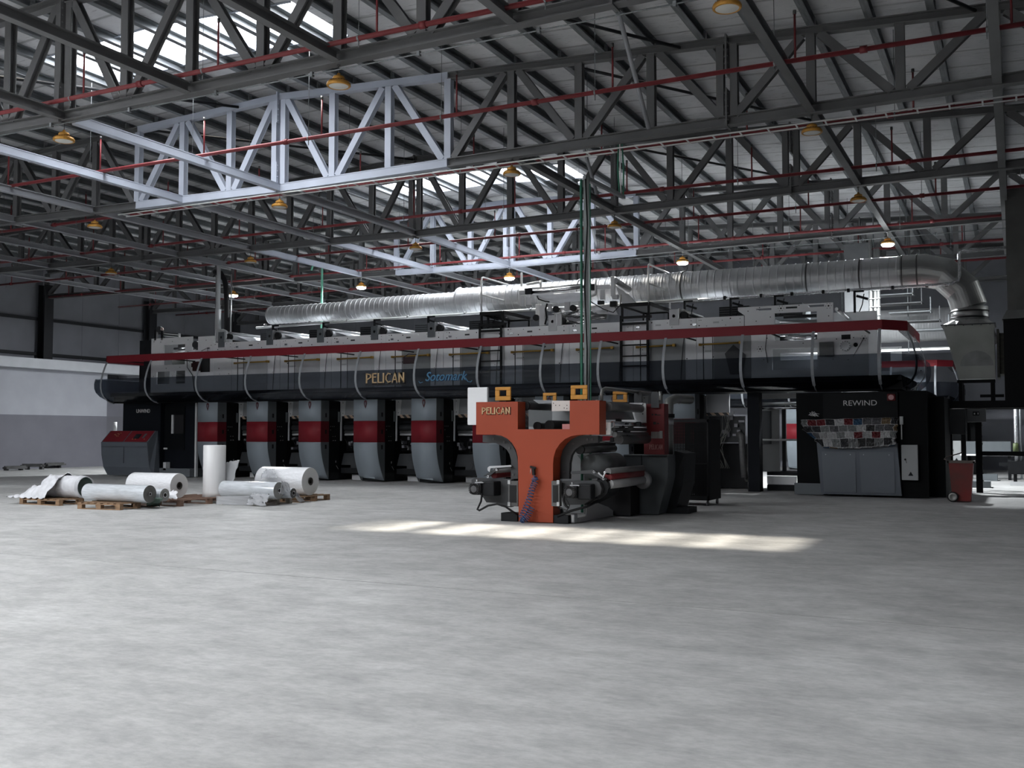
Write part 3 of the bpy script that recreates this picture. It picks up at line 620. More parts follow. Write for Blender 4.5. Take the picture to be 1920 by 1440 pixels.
for i, (a, b_) in enumerate(rods):
    m = MB(); m.box(a+.08, a+.11, FY-.012, FY, 3.1, 4.6); m.box(a+.36, a+.38, FY-.01, FY, 3.1, 4.6); m.build('seam', dgrey, t)
    m = MB(); m.box(a+.40, a+1.48, FY-.015, FY-.001, 3.1, 4.6); m.build('window_panel', gpanel if i > 2 else whited, t)
    m = MB(); m.cyl((a, FY-.09, 4.185), (b_, FY-.09, 4.20), .025, 8); m.box(a-.02, a+.05, FY-.1, FY, 4.15, 4.22); m.box(b_-.05, b_+.03, FY-.12, FY, 4.16, 4.24); m.build('gold_rod', brass, t)
    m = MB(); m.box(a+.15, a+.33, FY-.03, FY, 3.98, 4.02); m.build('latch', whited, t)
    if i > 0:
        m = MB(); m.tube([(a-.45, FY-.03, 4.6), (a-.5, FY-.05, 4.2), (a-.55, FY-.04, 3.7), (a-.58, FY-.03, 3.2)], .010, 5); m.build('cable', dgrey, t)
# right end
m = MB(); plate_with_holes(m, -6.93, -4.48, 3.1, 5.22, FY, .05, [(-6.08, -4.92, 4.21, 5.0), (-6.16, -4.92, 3.4, 3.99), (-6.62, -6.17, 5.10, 5.16), (-5.77, -5.45, 5.11, 5.17), (-5.15, -4.72, 5.12, 5.18)])
m.box(-4.48, -3.57, FY, FY+.05, 3.1, 4.4)
for x, z, n in [(-5.9, 5.13, 6), (-4.6, 5.13, 6), (-6.83, 5.1, 0), (-6.2, 4.9, 0), (-6.6, 4.8, 0), (-6.75, 4.5, 0), (-5.4, 5.19, 0), (-4.6, 4.85, 0), (-6.5, 4.0, 6), (-6.3, 4.3, 0), (-4.75, 4.05, 6), (-5.3, 4.12, 0), (-4.5, 3.65, 0), (-4.1, 3.62, 0), (-3.69, 4.19, 6), (-4.4, 4.2, 0), (-6.4, 3.7, 0), (-3.95, 4.22, 0), (-6.5, 5.18, 0)]: bolts(m, x, FY, z, .024 if n else .015, n, .075)
m.build('end_plate', [white, holem], t)
m = MB(); m.prism([(-6.93, FY, 4.98), (-7.12, FY, 5.12), (-7.12, FY, 5.22), (-6.93, FY, 5.22)], (0, .05, 0)); m.build('corner_lug', white, t)
m = MB(); m.box(-4.85, -4.48, FY-.10, FY, 3.72, 4.12); m.build('gearbox_cover', mat('box_grey', (.14, .15, .15), .5), t)
m = MB(); m.lathe((-4.17, FY, 4.0), [(.05, -.02), (.10, -.02), (.10, -.05), (.15, -.05), (.15, 0)], 20, axis=(0, 1, 0))
for q in range(12): m.cyl((-4.17+.125*cos(q*pi/6), FY-.051, 4.0+.125*sin(q*pi/6)), (-4.17+.125*cos(q*pi/6), FY-.056, 4.0+.125*sin(q*pi/6)), .012, 6, 1)
m.build('flange', [white, dark], t)
m = MB(); m.box(-4.27, -4.03, FY-.012, FY, 4.18, 4.31); m.cyl((-3.9, FY-.01, 4.02), (-3.9, FY, 4.02), .06, 12); m.build('hand_knob', dark, t)
m = MB(); m.bar((-3.97, FY-.02, 3.7), (-3.68, FY-.02, 4.2), .012, .012); m.tube([(-6.3, FY-.03, 4.4), (-6.34, FY-.04, 4.0), (-6.28, FY-.03, 3.6)], .01, 5); m.build('cable', dgrey, t)
m = MB(); m.box(-6.9, -3.6, 31.3, 31.34, 3.1, 5.2); m.build('rear_plate', whited, t)
for x, z, rr, mt in ((-5.5, 4.75, .09, alu), (-5.5, 4.33, .12, chrome), (-5.5, 3.8, .10, web), (-5.4, 4.95, .05, dgrey)):
    m = MB(); m.cyl((x-.55, FY+.6, z), (x+.55, FY+.7, z), rr, 14); m.build('inner_roller', mt, t)
m = MB(); m.prism([(-7.25, FY-.06, 4.15), (-6.9, FY-.06, 3.85), (-7.0, FY-.06, 3.3), (-7.35, FY-.06, 3.3), (-7.5, FY-.06, 3.9)], (0, .03, 0)); m.build('curved_guard', dgrey, t)
m = MB(); m.cyl((-4.42, FY+.2, 5.05), (-4.42, 31.2, 5.0), .05, 10); m.build('end_roller', alu, t)
# ------------------------------------------------------------------ web rollers on top of the frame
BX = [(-26.44, 5.27), (-24.16, 5.22), (-21.90, 5.20), (-19.62, 5.18), (-17.36, 5.18), (-12.95, 5.20), (-9.02, 5.17)]
RLB = ['beside the vent pipe', 'one step right of the vent pipe', 'below the narrow duct end', 'below the first duct collar', 'just left of the first ladder', 'under the inspection rig', 'right of the second ladder']
for (bx, bz), lb in zip(BX, RLB):
    t = thing('web_roller', 'web roller across the press top in its bracket, ' + lb, 'roller', (bx, FY, 4.9), 'web rollers on top of the press')
    dk = lb not in ('under the inspection rig', 'right of the second ladder')
    m = MB(); m.box(bx-.14, bx+.14, FY-.04, FY-.002, 4.80, bz+.10); m.box(bx-.14, bx+.14, FY-.002, FY+.10, 4.99, bz+.10)
    m.cyl((bx, FY-.04, bz-.10), (bx, FY-.03, bz-.10), .05, 10, 1); m.build('bracket', [covs if dk else whited, holem], t)
    m = MB(); m.box(bx+.14, bx+.16, FY-.04, FY+.10, 4.99, bz+.12); m.build('bracket_edge', alu, t)
    m = MB(); m.cyl((bx+.27, FY+.05, bz-.08), (bx+.27, FY+.18, bz-.08), .12, 14); m.build('end_cap', rubber, t)
    m = MB(); m.cyl((bx+.27, FY+.18, bz-.08), (bx+.27, 31.2, bz-.08), .105, 16); m.build('roll', web if dk else chrome, t)
    m = MB(); m.cyl((bx+.16, FY+.1, bz+.08), (bx+.16, 31.2, bz+.08), .025, 8); m.cyl((bx+.24, FY+.1, bz+.10), (bx+.24, 31.2, bz+.10), .02, 8); m.build('guide_bar', alu, t)
    m = MB(); m.add([(bx+.32, FY+.35, bz-.0), (bx+.32, 31.0, bz-.0), (bx+.95, 31.0, 5.0), (bx+.95, FY+.5, 5.0)], [(0, 1, 2, 3)]); f_ = m.build('film_sheet', web, t); q_ = f_.modifiers.new('thick', 'SOLIDIFY'); q_.thickness = .004
# dark hoods and pipework between them, under the duct
for i, x in enumerate([-24.95, -22.67, -20.42, -18.13, -15.99, -7.45, -5.9]):
    m = MB(); m.box(x-.47, x+.42, 29.9, 31.2, 5.0, 5.38)
    for q in range(5): m.box(x-.46, x+.41, 29.88, 29.9, 5.03+q*.07, 5.06+q*.07, 1)
    tag(m.build('dryer_hood', [dark if i % 3 else covs, dgrey]), f"dark louvred dryer hood on the press top, {ORD[i+1]} from its unwind end", 'hood', 'dryer hoods on the press top')
for i, x in enumerate([-24.6, -22.3, -20.1, -17.9, -15.6, -8.9, -7.5, -6.2, -4.0]):
    m = MB(); m.box(x-.03, x+.03, 29.6, 29.66, 4.98, 5.6); m.box(x-.03, x+.25, 29.6, 29.66, 5.55, 5.6); m.bar((x+.05, 29.63, 5.45), (x+.35, 29.7, 5.35), .08, .06); m.tube([(x+.25, 29.65, 5.5), (x+.2, 29.65, 5.2), (x+.12, 29.65, 5.0)], .015, 5)
    tag(m.build('damper_bracket', dark), f"black damper bracket standing under the silver duct, {ORD[i+1]} from the narrow end", 'bracket', 'damper brackets under the duct')
# ------------------------------------------------------------------ pipe running along below the duct
t = thing('service_pipe', 'thin pale pipe running along right under the silver duct', 'pipe', (-15, 30.35, 5.7))
m = MB(); m.tube([(-26.0, 30.35, 5.64), (-22, 30.35, 5.68), (-12, 30.35, 5.71), (-8.7, 30.35, 5.71)], .045, 8); m.build('plain_length', whitep, t)
m = MB(); m.tube([(-8.7, 30.35, 5.71), (-2.6, 30.35, 5.72), (-1.55, 30.3, 5.72), (-1.36, 30.3, 5.80), (-1.33, 30.3, 5.95), (-1.33, 30.3, 6.52), (-1.28, 30.3, 6.60), (-.1, 30.3, 6.62)], .042, 8); m.build('wrapped_length', mat('foil_wrap', (.55, .56, .58), .25, .9, .4, 30, bump=.8, bscale=60), t)
for q, x in enumerate([-25.6, -23.5, -21.8, -19.2, -16.9, -14.4, -7.9, -6.8, -5.9, -5.0, -4.3, -3.1, -2.2, -1.7]):
    m = MB(); m.cyl((x, 30.35, 5.715), (x+.07, 30.35, 5.715), .058, 10); m.build('clamp', blackm if q > 5 else alu, t)
# ------------------------------------------------------------------ big silver duct
duct = bpy.data.materials.new('spiral_duct'); duct.use_nodes = True; nt = duct.node_tree; b = nt.nodes['Principled BSDF']
b.inputs['Base Color'].default_value = (.46, .47, .48, 1); b.inputs['Metallic'].default_value = .55
tc = nt.nodes.new('ShaderNodeTexCoord')
rr = ramp(nz(1.5, 4, .6, (1, .6, .6)), .3, (.38,)*3, .7, (.55,)*3); nt.links.new(rr.outputs[0], b.inputs['Roughness'])
rc = ramp(nz(1.2, 4, .6, (1, .8, .8)), .3, (.42, .43, .44), .7, (.54, .55, .56)); nt.links.new(rc.outputs[0], b.inputs['Base Color'])
wv = nt.nodes.new('ShaderNodeTexWave'); wv.bands_direction = 'X'; wv.inputs['Scale'].default_value = 3.2; wv.inputs['Distortion'].default_value = .3; nt.links.new(tc.outputs['Object'], wv.inputs['Vector'])
bp = nt.nodes.new('ShaderNodeBump'); bp.inputs['Strength'].default_value = .12; bp.inputs['Distance'].default_value = .03; nt.links.new(wv.outputs['Fac'], bp.inputs['Height']); nt.links.new(bp.outputs['Normal'], b.inputs['Normal'])
ductp = mat('plain_sheet_duct', (.33, .335, .33), .38, .7, .2, 1.5)
t = thing('exhaust_duct', 'large silver round duct stepping up in size and bending down at the right', 'duct', (-14, 31, 6.15))
def ribbed(x0, x1, z, r, name, step=.21):
    m = MB(); pr = [(0, 0), (r, 0)]; x = .06
    while x < x1-x0-.05: pr += [(r, x), (r+.013, x+.012), (r+.013, x+.026), (r, x+.038)]; x += step
    pr += [(r, x1-x0), (0, x1-x0)]; m.lathe((x0, 31, z), pr, 44, axis=(1, 0, 0), smooth=False); return m.build(name, duct, t)
ribbed(-25.85, -22.15, 6.17, .335, 'narrow_section'); ribbed(-22.15, -17.45, 6.19, .385, 'middle_section'); ribbed(-17.45, -2.9, 6.23, .465, 'wide_section', .24)
for x, r in ((-22.12, .41), (-17.42, .495), (-12.83, .495), (-9.32, .49), (-5.5, .49), (-4.0, .485), (-2.85, .49), (-2.45, .49)):
    m = MB(); m.cyl((x-.02, 31, 6.23 if r > .45 else 6.18), (x+.02, 31, 6.23 if r > .45 else 6.18), r, 44); m.build('collar', mat('collar_dark', (.09, .09, .09), .5, .5) if x > -12 and x != -12.83 else duct, t)
m = MB(); m.tube([(-2.9, 31, 6.24), (-2.3, 31, 6.24), (-1.75, 31, 6.1), (-1.28, 31, 5.62), (-1.12, 31, 5.1)], .475, 40, smooth=False); m.build('elbow', ductp, t)
m = MB(); m.cyl((-1.12, 31, 5.12), (-1.12, 31, 4.72), .475, 40); m.build('drop_collar', ductp, t)
for z in (5.0, 4.82): m = MB(); m.cyl((-1.12, 31, z-.015), (-1.12, 31, z+.015), .50, 40); m.build('flange_ring', blackm, t)
t = thing('hopper', 'tapered galvanised sheet hopper hanging below the duct elbow', 'hopper', (-1.1, 31, 3.1))
m = MB(); v = [(-1.80, 30.5, 4.60), (-.50, 30.5, 4.60), (-.50, 31.6, 4.60), (-1.80, 31.6, 4.60), (-1.40, 30.5, 3.09), (-.50, 30.5, 3.09), (-.50, 31.3, 3.09), (-1.40, 31.3, 3.09)]
m.add(v, [(0,1,5,4),(1,2,6,5),(2,3,7,6),(3,0,4,7),(4,5,6,7),(3,2,1,0)]); m.build('tapered_body', mat('zinc_sheet', (.30, .31, .29), .42, .45, .22, 1.3), t)
m = MB(); n = 24
top = [(-1.12+.475*cos(2*pi*q/n), 31+.475*sin(2*pi*q/n), 4.76) for q in range(n)]
bot = []
for q in range(n):
    a = 2*pi*q/n; cx, cy = cos(a), sin(a); s_ = 1/max(abs(cx)/.66, abs(cy)/.52); bot.append((-1.15+cx*s_, 31.03+cy*s_, 4.62))
m.add(top+bot, [(q, (q+1) % n, n+(q+1) % n, n+q) for q in range(n)]); m.build('transition', ductp, t)
m = MB(); m.box(-1.84, -.46, 30.46, 31.62, 4.585, 4.615)
for q in range(6): m.cyl((-1.7+q*.22, 30.455, 4.57), (-1.7+q*.22, 30.44, 4.57), .015, 6)
m.build('flange', dgrey, t)
m = MB(); m.prism([(-1.25+.42*cos(a/10*pi)*(1 if a < 10 else 1) + .3, 30.497, 3.45+.42*sin(a/10*pi)) for a in range(11)], (0, -.002, 0)); m.build('wipe_mark', mat('smear', (.235, .24, .24), .45, .4, .25, 3), t)
# far duct at the back right, upper duct box with foil wrapped pipes
t = thing('rear_duct', 'bright silver horizontal duct behind the hopper near the back wall', 'duct', (-2, 40, 5))
a, b_ = PY(1640, 586, 41), PY(1782, 620, 41); zc = PY(1760, 608, 41).z
m = MB(); m.cyl((-7, 41, zc), (-1.2, 41, zc), .62, 32); m.build('pipe_body', duct, t)

for x in (-6, -3.5, -1.6): m = MB(); m.cyl((x, 41, zc+.6), (x, 41, zroof(x)), .02, 6); m.build('hanger_rod', galv, t)
t = thing('strip_lamp', 'bright thin strip lamp hanging below the rear silver duct', 'lamp', (-3, 40.9, zc-1))
m = MB(); m.box(-6, -1.3, 40.9, 41.1, zc-.95, zc-.90); m.build('tube', mat('strip_tube', (1, 1, 1), .4, emit=((.9, .95, 1), 4)), t)
m = MB(); m.box(-6, -1.3, 40.88, 41.12, zc-.90, zc-.86)
for x in (-5.5, -1.8): m.cyl((x, 41, zc-.86), (x, 41, zc-.6), .012, 6)
m.build('tray', whitep, t)
d = bpy.data.lights.new('strip_glow', 'AREA'); d.shape = 'RECTANGLE'; d.size = 4.5; d.size_y = .15; d.energy = 45; d.color = (.88, .94, 1)
o = bpy.data.objects.new('strip_glow', d); COL.objects.link(o); o.location = (-3.6, 41, zc-.97)
t = thing('duct_box', 'grey sheet metal duct riser with bright foil wrapped pipes behind the wide duct', 'duct', (-4.4, 36, 6))
p0, p1 = PY(1582, 458, 36), PY(1650, 620, 36)
m = MB(); m.box(p0.x, PY(1630, 458, 36).x, 36, 37, 2.5, p0.z); m.build('riser_box', mat('riser_zinc', (.12, .125, .13), .5, .2, .2, 2), t)
m = MB()
for px in (1632, 1640, 1646):
    q = PY(px, 470, 36); m.cyl((q.x, 35.95, 3.4), (q.x, 35.95, p0.z + (.1 if px < 1640 else -.25)), .06, 8)
for q in range(14): z = 3.6 + q*.28; m.box(PY(1630, 500, 36).x, PY(1650, 500, 36).x, 35.85, 35.9, z, z+.03)
m.build('foil_pipe', ductp, t)
t = thing('cable_ladder_stack', 'stacked cable ladders stepping down from the ceiling at the back right', 'cable ladder', (-2.4, 37.5, 5.5))
for q in range(5):
    z = PY(1650, 556, 37.5).z - q*.32; xx = -4.6 + q*.35
    m = MB(); m.box(xx, -3.1+q*.28, 37.2, 37.9, z, z+.03); m.box(-3.13+q*.28, -3.1+q*.28, 37.2, 37.25, z-.05, z+.5); m.build('ladder', dgrey if q % 2 else covs, t)
for x in (-4.4, -3.3): m = MB(); m.cyl((x, 37.5, 4.4), (x, 37.5, zroof(x)), .02, 6); m.build('hanger_rod', galv, t)
# ------------------------------------------------------------------ vent pipe, hoses at the unwind end
t = thing('vent_pipe', 'tall pale grey vent pipe rising from the unwind end of the press', 'pipe', (-26.77, 28.95, 5.2))
m = MB(); m.cyl((-26.77, 29.1, 5.2), (-26.77, 29.1, 5.5), .09, 14); m.cyl((-26.77, 29.1, 5.5), (-26.77, 29.1, 6.25), .115, 14); m.build('lower_sleeve', mat('pvc_grey', (.50, .52, .53), .5), t)
m = MB(); m.cyl((-26.77, 29.1, 6.25), (-26.77, 29.1, 8.0), .075, 14); m.cyl((-26.77, 29.1, 8.0), (-26.77, 29.1, 8.1), .05, 12, r2=.02); m.build('upper_pipe', mat('pvc_grey', (0, 0, 0)), t)
m = MB(); m.lathe((-26.5, 29.05, 5.22), [(0, -.08), (.26, -.08), (.28, 0), (.26, .08), (0, .08)], 20, axis=(0, 1, 0)); m.box(-26.5, -26.1, 28.98, 29.15, 4.96, 5.1); m.build('blower', mat('pvc_grey', (0, 0, 0)), t)
t = thing('flexible_hose', 'thick black flexible hose curving down beside two thin pale poles', 'hose', (-26.6, 29.4, 5))
m = MB(); m.tube([(-27.25, 29.4, 7.75), (-26.95, 29.4, 7.68), (-26.75, 29.4, 7.4), (-26.65, 29.4, 7.0), (-26.62, 29.4, 6.2), (-26.62, 29.4, 5.1)], .10, 12); m.build('hose_body', rubber, t)
for x in (-27.15, -26.42): m = MB(); m.cyl((x, 29.4, 5.0), (x, 29.4, 7.6), .03, 8); m.build('pole', alu, t)
t = thing('edge_sensor', 'small web edge sensor with wheels standing on the left top of the press', 'sensor', (-29.4, FY, 5.27))
m = MB(); m.box(-29.85, -29.75, FY, FY+.1, 5.2, 5.62); m.box(-29.5, -29.4, FY, FY+.1, 5.2, 5.6); m.build('post', dark, t)
m = MB(); m.cyl((-29.62, FY-.02, 5.62), (-29.62, FY+.1, 5.62), .12, 14); m.build('wheel', dgrey, t)
m = MB(); m.cyl((-29.42, FY-.05, 5.62), (-29.42, FY+.0, 5.62), .06, 12); m.build('pale_wheel', mat('pink_cap', (.45, .36, .33), .5), t)
m = MB(); m.cyl((-29.4, FY+.05, 5.45), (-28.6, FY+.05, 5.36), .02, 6); m.cyl((-29.4, FY+.05, 5.36), (-28.6, FY+.05, 5.28), .02, 6); m.box(-28.62, -28.58, FY, FY+.1, 5.25, 5.42); m.build('arm', whitep, t)
# ------------------------------------------------------------------ ladders with platforms and white rails
def ladder(x0, x1, zb, label, label2, label3):
    t = thing('access_ladder', label, 'ladder', (x0, 28.8, 3.1), 'black access ladders')
    for x in (x0, x1):
        m = MB(); m.box(x-.03, x+.03, 28.78, 28.84, 3.1, 5.15); m.build('rail', blackm, t)
    for z in (3.62, 3.92, 4.25, 4.62, 4.88): m = MB(); m.box(x0, x1, 28.79, 28.83, z-.02, z+.02 if z < 4.8 else z+.05); m.build('rung', blackm, t)
    m = MB(); m.box(x0-.02, x1+.12, 28.76, 28.86, 5.05, 5.12); m.build('top_bar', blackm, t)
    t = thing('platform', label2, 'platform', (x0, 28.9, 5.0), 'black top platforms')
    m = MB(); m.box(x0-.02, x1+.05, 28.9, 31.0, 5.47, 5.51); m.build('deck_plate', mat('checker_plate', (.03, .031, .033), .4, .4, .3, 20), t)
    m = MB()
    for x in (x0-.02, x1+.05): m.box(x-.025, x+.025, 28.88, 31.0, 5.42, 5.53)
    m.box(x0, x1, 28.88, 28.92, 5.42, 5.53); m.box(x0, x1, 30.98, 31.02, 5.42, 5.53); m.build('edge_frame', blackm, t)
    for x in (x0, x1):
        for y in (28.92, 30.9): m = MB(); m.box(x-.03, x+.03, y-.02, y+.04, 4.98, 5.45); m.build('leg', blackm, t)
    t = thing('handrail', label3, 'handrail', (x0, 28.9, 5.5), 'white platform handrails')
    x = x0+.0 if label3.startswith('white tubular handrail on the left') else x1+.0
    m = MB(); m.tube([(x, 28.92, 5.5), (x, 28.92, 6.58), (x, 28.96, 6.66), (x, 29.06, 6.68), (x, 30.85, 6.68), (x, 30.95, 6.64), (x, 31.0, 6.56), (x, 31.0, 5.5)], .028, 8); m.build('hoop', whitep, t)
    m = MB(); m.cyl((x, 28.92, 6.1), (x, 31.0, 6.1), .022, 8); m.build('mid_rail', whitep, t)
ladder(-15.47, -14.70, 3.7, 'black ladder crossing the red band, right of the blue script', 'black platform over the left ladder', 'white tubular handrail on the left platform')
ladder(-10.64, -9.80, 3.6, 'black ladder crossing the red band, right of the green post', 'black platform over the right ladder', 'white tubular handrail on the right platform, before the thick duct')
# ------------------------------------------------------------------ inspection rig on top, centre
t = thing('inspection_rig', 'silver and white web inspection rig with film on the press top, behind the green post', 'machine', (-12.8, 29.2, 5))
wh2 = mat('rig_white', (.60, .61, .62), .45)
def bx_(name, px0, py0, px1, py1, Y, th, mt):
    a = PY(px0, py1, Y); b2 = PY(px1, py0, Y); m = MB(); m.box(a.x, b2.x, Y, Y+th, a.z, b2.z); return m.build(name, mt, t, bevel=.008)
o = bx_('upright', 1011, 572, 1021, 611, 28.97, .12, wh2); o = bx_('upright', 1145, 518, 1152, 556, 28.97, .12, wh2)
bx_('cross_plate', 1004, 570, 1014, 600, 29.2, .05, whited); bx_('cross_plate', 1118, 533, 1144, 543, 28.98, .08, wh2); bx_('cross_plate', 1125, 543, 1134, 562, 28.98, .06, whited)
bx_('mount', 973, 544, 985, 554, 28.99, .1, wh2); bx_('mount', 975, 556, 983, 574, 28.99, .1, whited); bx_('mount', 986, 558, 994, 572, 28.99, .1, wh2); bx_('mount', 1148, 552, 1158, 561, 28.95, .1, whited)
bx_('bearing_plate', 1040, 588, 1053, 611, 28.93, .06, whited); bx_('bearing_plate', 1027, 570, 1034, 584, 28.95, .06, whited); bx_('bearing_plate', 1058, 566, 1068, 582, 28.95, .06, whited); bx_('bearing_plate', 1084, 564, 1094, 578, 28.95, .06, whited)
bx_('motor', 1107, 532, 1115, 544, 28.94, .15, rubber); bx_('motor', 1143, 564, 1155, 575, 28.94, .15, dark); bx_('motor', 1120, 563, 1131, 571, 28.94, .12, dark); bx_('sensor_head', 984, 540, 996, 552, 28.9, .1, dark)
bx_('white_bar', 1034, 569, 1058, 575, 28.98, .03, wh2); bx_('white_bar', 1068, 568, 1084, 572, 28.98, .03, wh2)
def cy_(name, a, b2, r, mt, Ya=29.0, Yb=None):
    m = MB(); m.cyl(PY(*a, Ya), PY(*b2, Yb or Ya), r, 14); return m.build(name, mt, t)
cy_('chrome_roller', (995, 549), (1105, 537), .06, chrome); cy_('chrome_roller', (990, 541), (1090, 534), .035, alu, 29.3); cy_('guide_tube', (988, 533), (1012, 529), .045, whitep, 29.1); cy_('guide_tube', (1014, 526), (1014, 540), .04, whitep, 29.1); cy_('guide_tube', (978, 511), (978, 537), .035, whitep, 29.2)
cy_('guide_tube', (1117, 524), (1117, 552), .035, whitep, 28.95); cy_('guide_tube', (1117, 552), (1108, 556), .035, whitep, 28.95)
for a, b2 in (((1037, 580), (1108, 596)), ((1069, 578), (1140, 592)), ((1000, 596), (1075, 611))):
    q0 = PY(*a, 29.0); m = MB(); m.cyl((q0.x+.1, 28.96, q0.z), (q0.x+.1, 29.06, q0.z), .10, 14); m.build('roller_end', rubber, t); m = MB(); m.cyl((q0.x+.1, 29.06, q0.z), (q0.x+.1, 30.2, q0.z), .09, 14); m.build('roller', chrome, t)
q0 = PY(1154, 526, 29.0); m = MB(); m.cyl((q0.x, 29.0, q0.z), (q0.x, 30.2, q0.z-.12), .09, 14); m.build('upper_roller', mat('roller_grey', (.28, .28, .29), .4, .3), t)
def sheet(name, pts, mt, nu=10, amp=.03, seed=1):
    """bilinear patch between four corners with folds"""
    r = random.Random(seed); P0, P1, P2, P3 = [Vector(p) for p in pts]; vs = []; ph = [r.random()*6 for _ in range(4)]
    for i in range(nu+1):
        for j in range(nu+1):
            u, v_ = i/nu, j/nu; p = (P0*(1-u)+P1*u)*(1-v_) + (P3*(1-u)+P2*u)*v_
            d = amp*(sin(u*11+ph[0]+v_*3)+sin(v_*9+ph[1]+u*5)*.6+sin((u+v_)*17+ph[2])*.4); vs.append(p+Vector((0, d, d*.5)))
    m = MB(); m.add(vs, [(i*(nu+1)+j, (i+1)*(nu+1)+j, (i+1)*(nu+1)+j+1, i*(nu+1)+j+1) for i in range(nu) for j in range(nu)], 0, True)
    o = m.build(name, mt, t); s_ = o.modifiers.new('thick', 'SOLIDIFY'); s_.thickness = .003; return o
film = glassmat('web_film', (.75, .76, .78), (.62, .63, .65), .55)
sheet('film_web', [PY(1000, 553, 29.05), PY(1106, 546, 29.05), PY(1095, 566, 29.1), PY(1030, 568, 29.1)], web, seed=2, amp=.02)
a = PY(1152, 535, 29.0); sheet('film_web', [(a.x, 29.05, a.z), (a.x, 30.2, a.z-.1), (a.x+.35, 30.2, 5.62), (a.x+.25, 29.1, 5.45)], film, seed=4, amp=.02)
sheet('film_web', [PY(1036, 586, 29.2), PY(1140, 580, 29.3), PY(1138, 598, 29.6), PY(1050, 606, 29.4)], foil, seed=5, amp=.03)
sheet('film_web', [PY(1106, 574, 29.1), PY(1150, 570, 29.1), PY(1160, 590, 29.5), PY(1112, 588, 29.3)], web, seed=6, amp=.03)
m = MB(); m.tube([PY(1007, 555, 28.92), PY(1010, 561, 28.9), PY(1022, 565, 28.9), PY(1030, 566, 28.9)], .022, 6); m.tube([PY(1026, 569, 28.92), PY(1023, 580, 28.92), PY(1025, 596, 28.92), PY(1022, 608, 28.95)], .028, 6)
m.tube([PY(1108, 566, 28.92), PY(1132, 580, 28.9), PY(1150, 586, 28.9), PY(1163, 572, 28.9), PY(1165, 552, 28.92)], .015, 6); m.build('cable', rubber, t)
# ------------------------------------------------------------------ unwind end
t = thing('unwind_unit', 'dark navy unwind cabinet at the left end under the walkway', 'machine', (-29.4, 28, 0))
m = MB(); m.box(-30.42, -28.50, 28.02, 29.2, .02, 2.73); m.build('cabinet_panel', navy, t)
m = MB(); m.box(-28.5, -27.02, 28.25, 29.4, .33, 2.71); m.build('door_panel', navy, t)
m = MB(); m.box(-28.5, -27.5, 28.22, 28.26, 1.0, 2.6); m.build('door_leaf', mat('door_darker', (.004, .005, .006), .6, spec=.1), t)
m = MB(); m.box(-28.5, -27.0, 28.0, 29.4, .02, .32); m.build('plinth', covs, t)
p0, p1 = PY(326, 778, 28.2), PY(341, 813, 28.2)
m = MB(); m.box(p0.x, p1.x+.1, 28.17, 28.22, p1.z, p0.z); m.build('control_recess', rubber, t)
m = MB(); m.box(p0.x-.04, p0.x+.04, 28.12, 28.2, p1.z, p0.z); m.build('strip_light', whited, t)
p0 = PY(311, 841, 28.2); m = MB(); m.box(p0.x-.08, p0.x+.08, 28.16, 28.2, p0.z-.03, p0.z+.03); m.build('name_plate', lab, t)
p0 = PY(316, 874, 28.2); m = MB(); m.box(p0.x-.07, p0.x+.07, 28.0, 28.2, p0.z-.15, p0.z+.15); m.build('foot_switch', whited, t)
text_mesh('UNWIND', .20, 'lettering', lab, t, (PY(268, 771, 28.0).x, 28.01, PY(268, 771, 28.0).z), sx=.82)
m = MB(); m.box(-26.98, -26.90, 28.2, 28.3, .02, 2.72); m.build('corner_post', whited, t)
m = MB(); m.box(-26.88, -26.45, 28.6, 28.7, 1.55, 1.62); m.box(-26.88, -26.45, 28.6, 28.7, 2.2, 2.3); m.box(-26.88, -26.45, 29.2, 30.0, .1, 2.7, 1); m.build('shelf_bracket', [whited, dark], t)
t = thing('control_desk', 'slate grey control desk with two sloped red panels at the unwind end', 'control desk', (-29.8, 27.6, 0))
xl, xr = -30.98, -28.62
prof = [(27.72, .04), (27.60, .35), (27.53, .8), (27.50, 1.27), (27.93, 1.70), (28.02, 1.70), (28.02, .04)]
m = MB(); m.prism([(xl + (.12 if z < .1 else (.03 if z < .5 else 0)), y, z) for y, z in prof], (xr-xl, 0, 0)); m.build('desk_body', deskm, t)
for a, b_ in ((xl+.06, -29.86), (-29.8, xr-.05)):
    m = MB(); y0, z0, y1, z1 = 27.515, 1.295, 27.915, 1.69
    m.prism([(a, y0, z0+.0), (b_, y0, z0), (b_, y1, z1), (a, y1, z1)], (0, -.006, .006)); m.build('red_panel', redb, t)
m = MB()
for (fx, fz) in [(.35, .65), (.42, .6), (.48, .72), (.55, .68), (.6, .78), (.5, .5), (.58, .5)]:
    x = xl+.06+1.05*fx; m.cyl((x, 27.515+.4*fz, 1.295+.395*fz), (x, 27.50+.4*fz, 1.315+.395*fz), .018, 8)
for x in (-29.45, -29.3, -28.85): m.cyl((x, 27.6, 1.38), (x, 27.585, 1.40), .02, 8)
m.build('buttons', mat('button_gold', (.4, .25, .1), .4), t)
m = MB(); m.prism([(-29.45, 27.62, 1.41), (-29.18, 27.62, 1.41), (-29.18, 27.78, 1.567), (-29.45, 27.78, 1.567)], (0, -.012, .012)); m.build('screen', mat('screen_dark', (.02, .025, .03), .2), t)
m = MB(); m.prism([(-29.02, 27.64, 1.43), (-28.92, 27.64, 1.43), (-28.92, 27.8, 1.585), (-29.02, 27.8, 1.585)], (0, -.01, .01)); m.build('keypad', covs, t)
m = MB(); m.box(xl+.03, xr-.03, 27.495, 27.51, 1.10, 1.105); m.box(-29.80, -29.795, 27.5, 27.52, .5, 1.1); m.build('seam', dark, t)
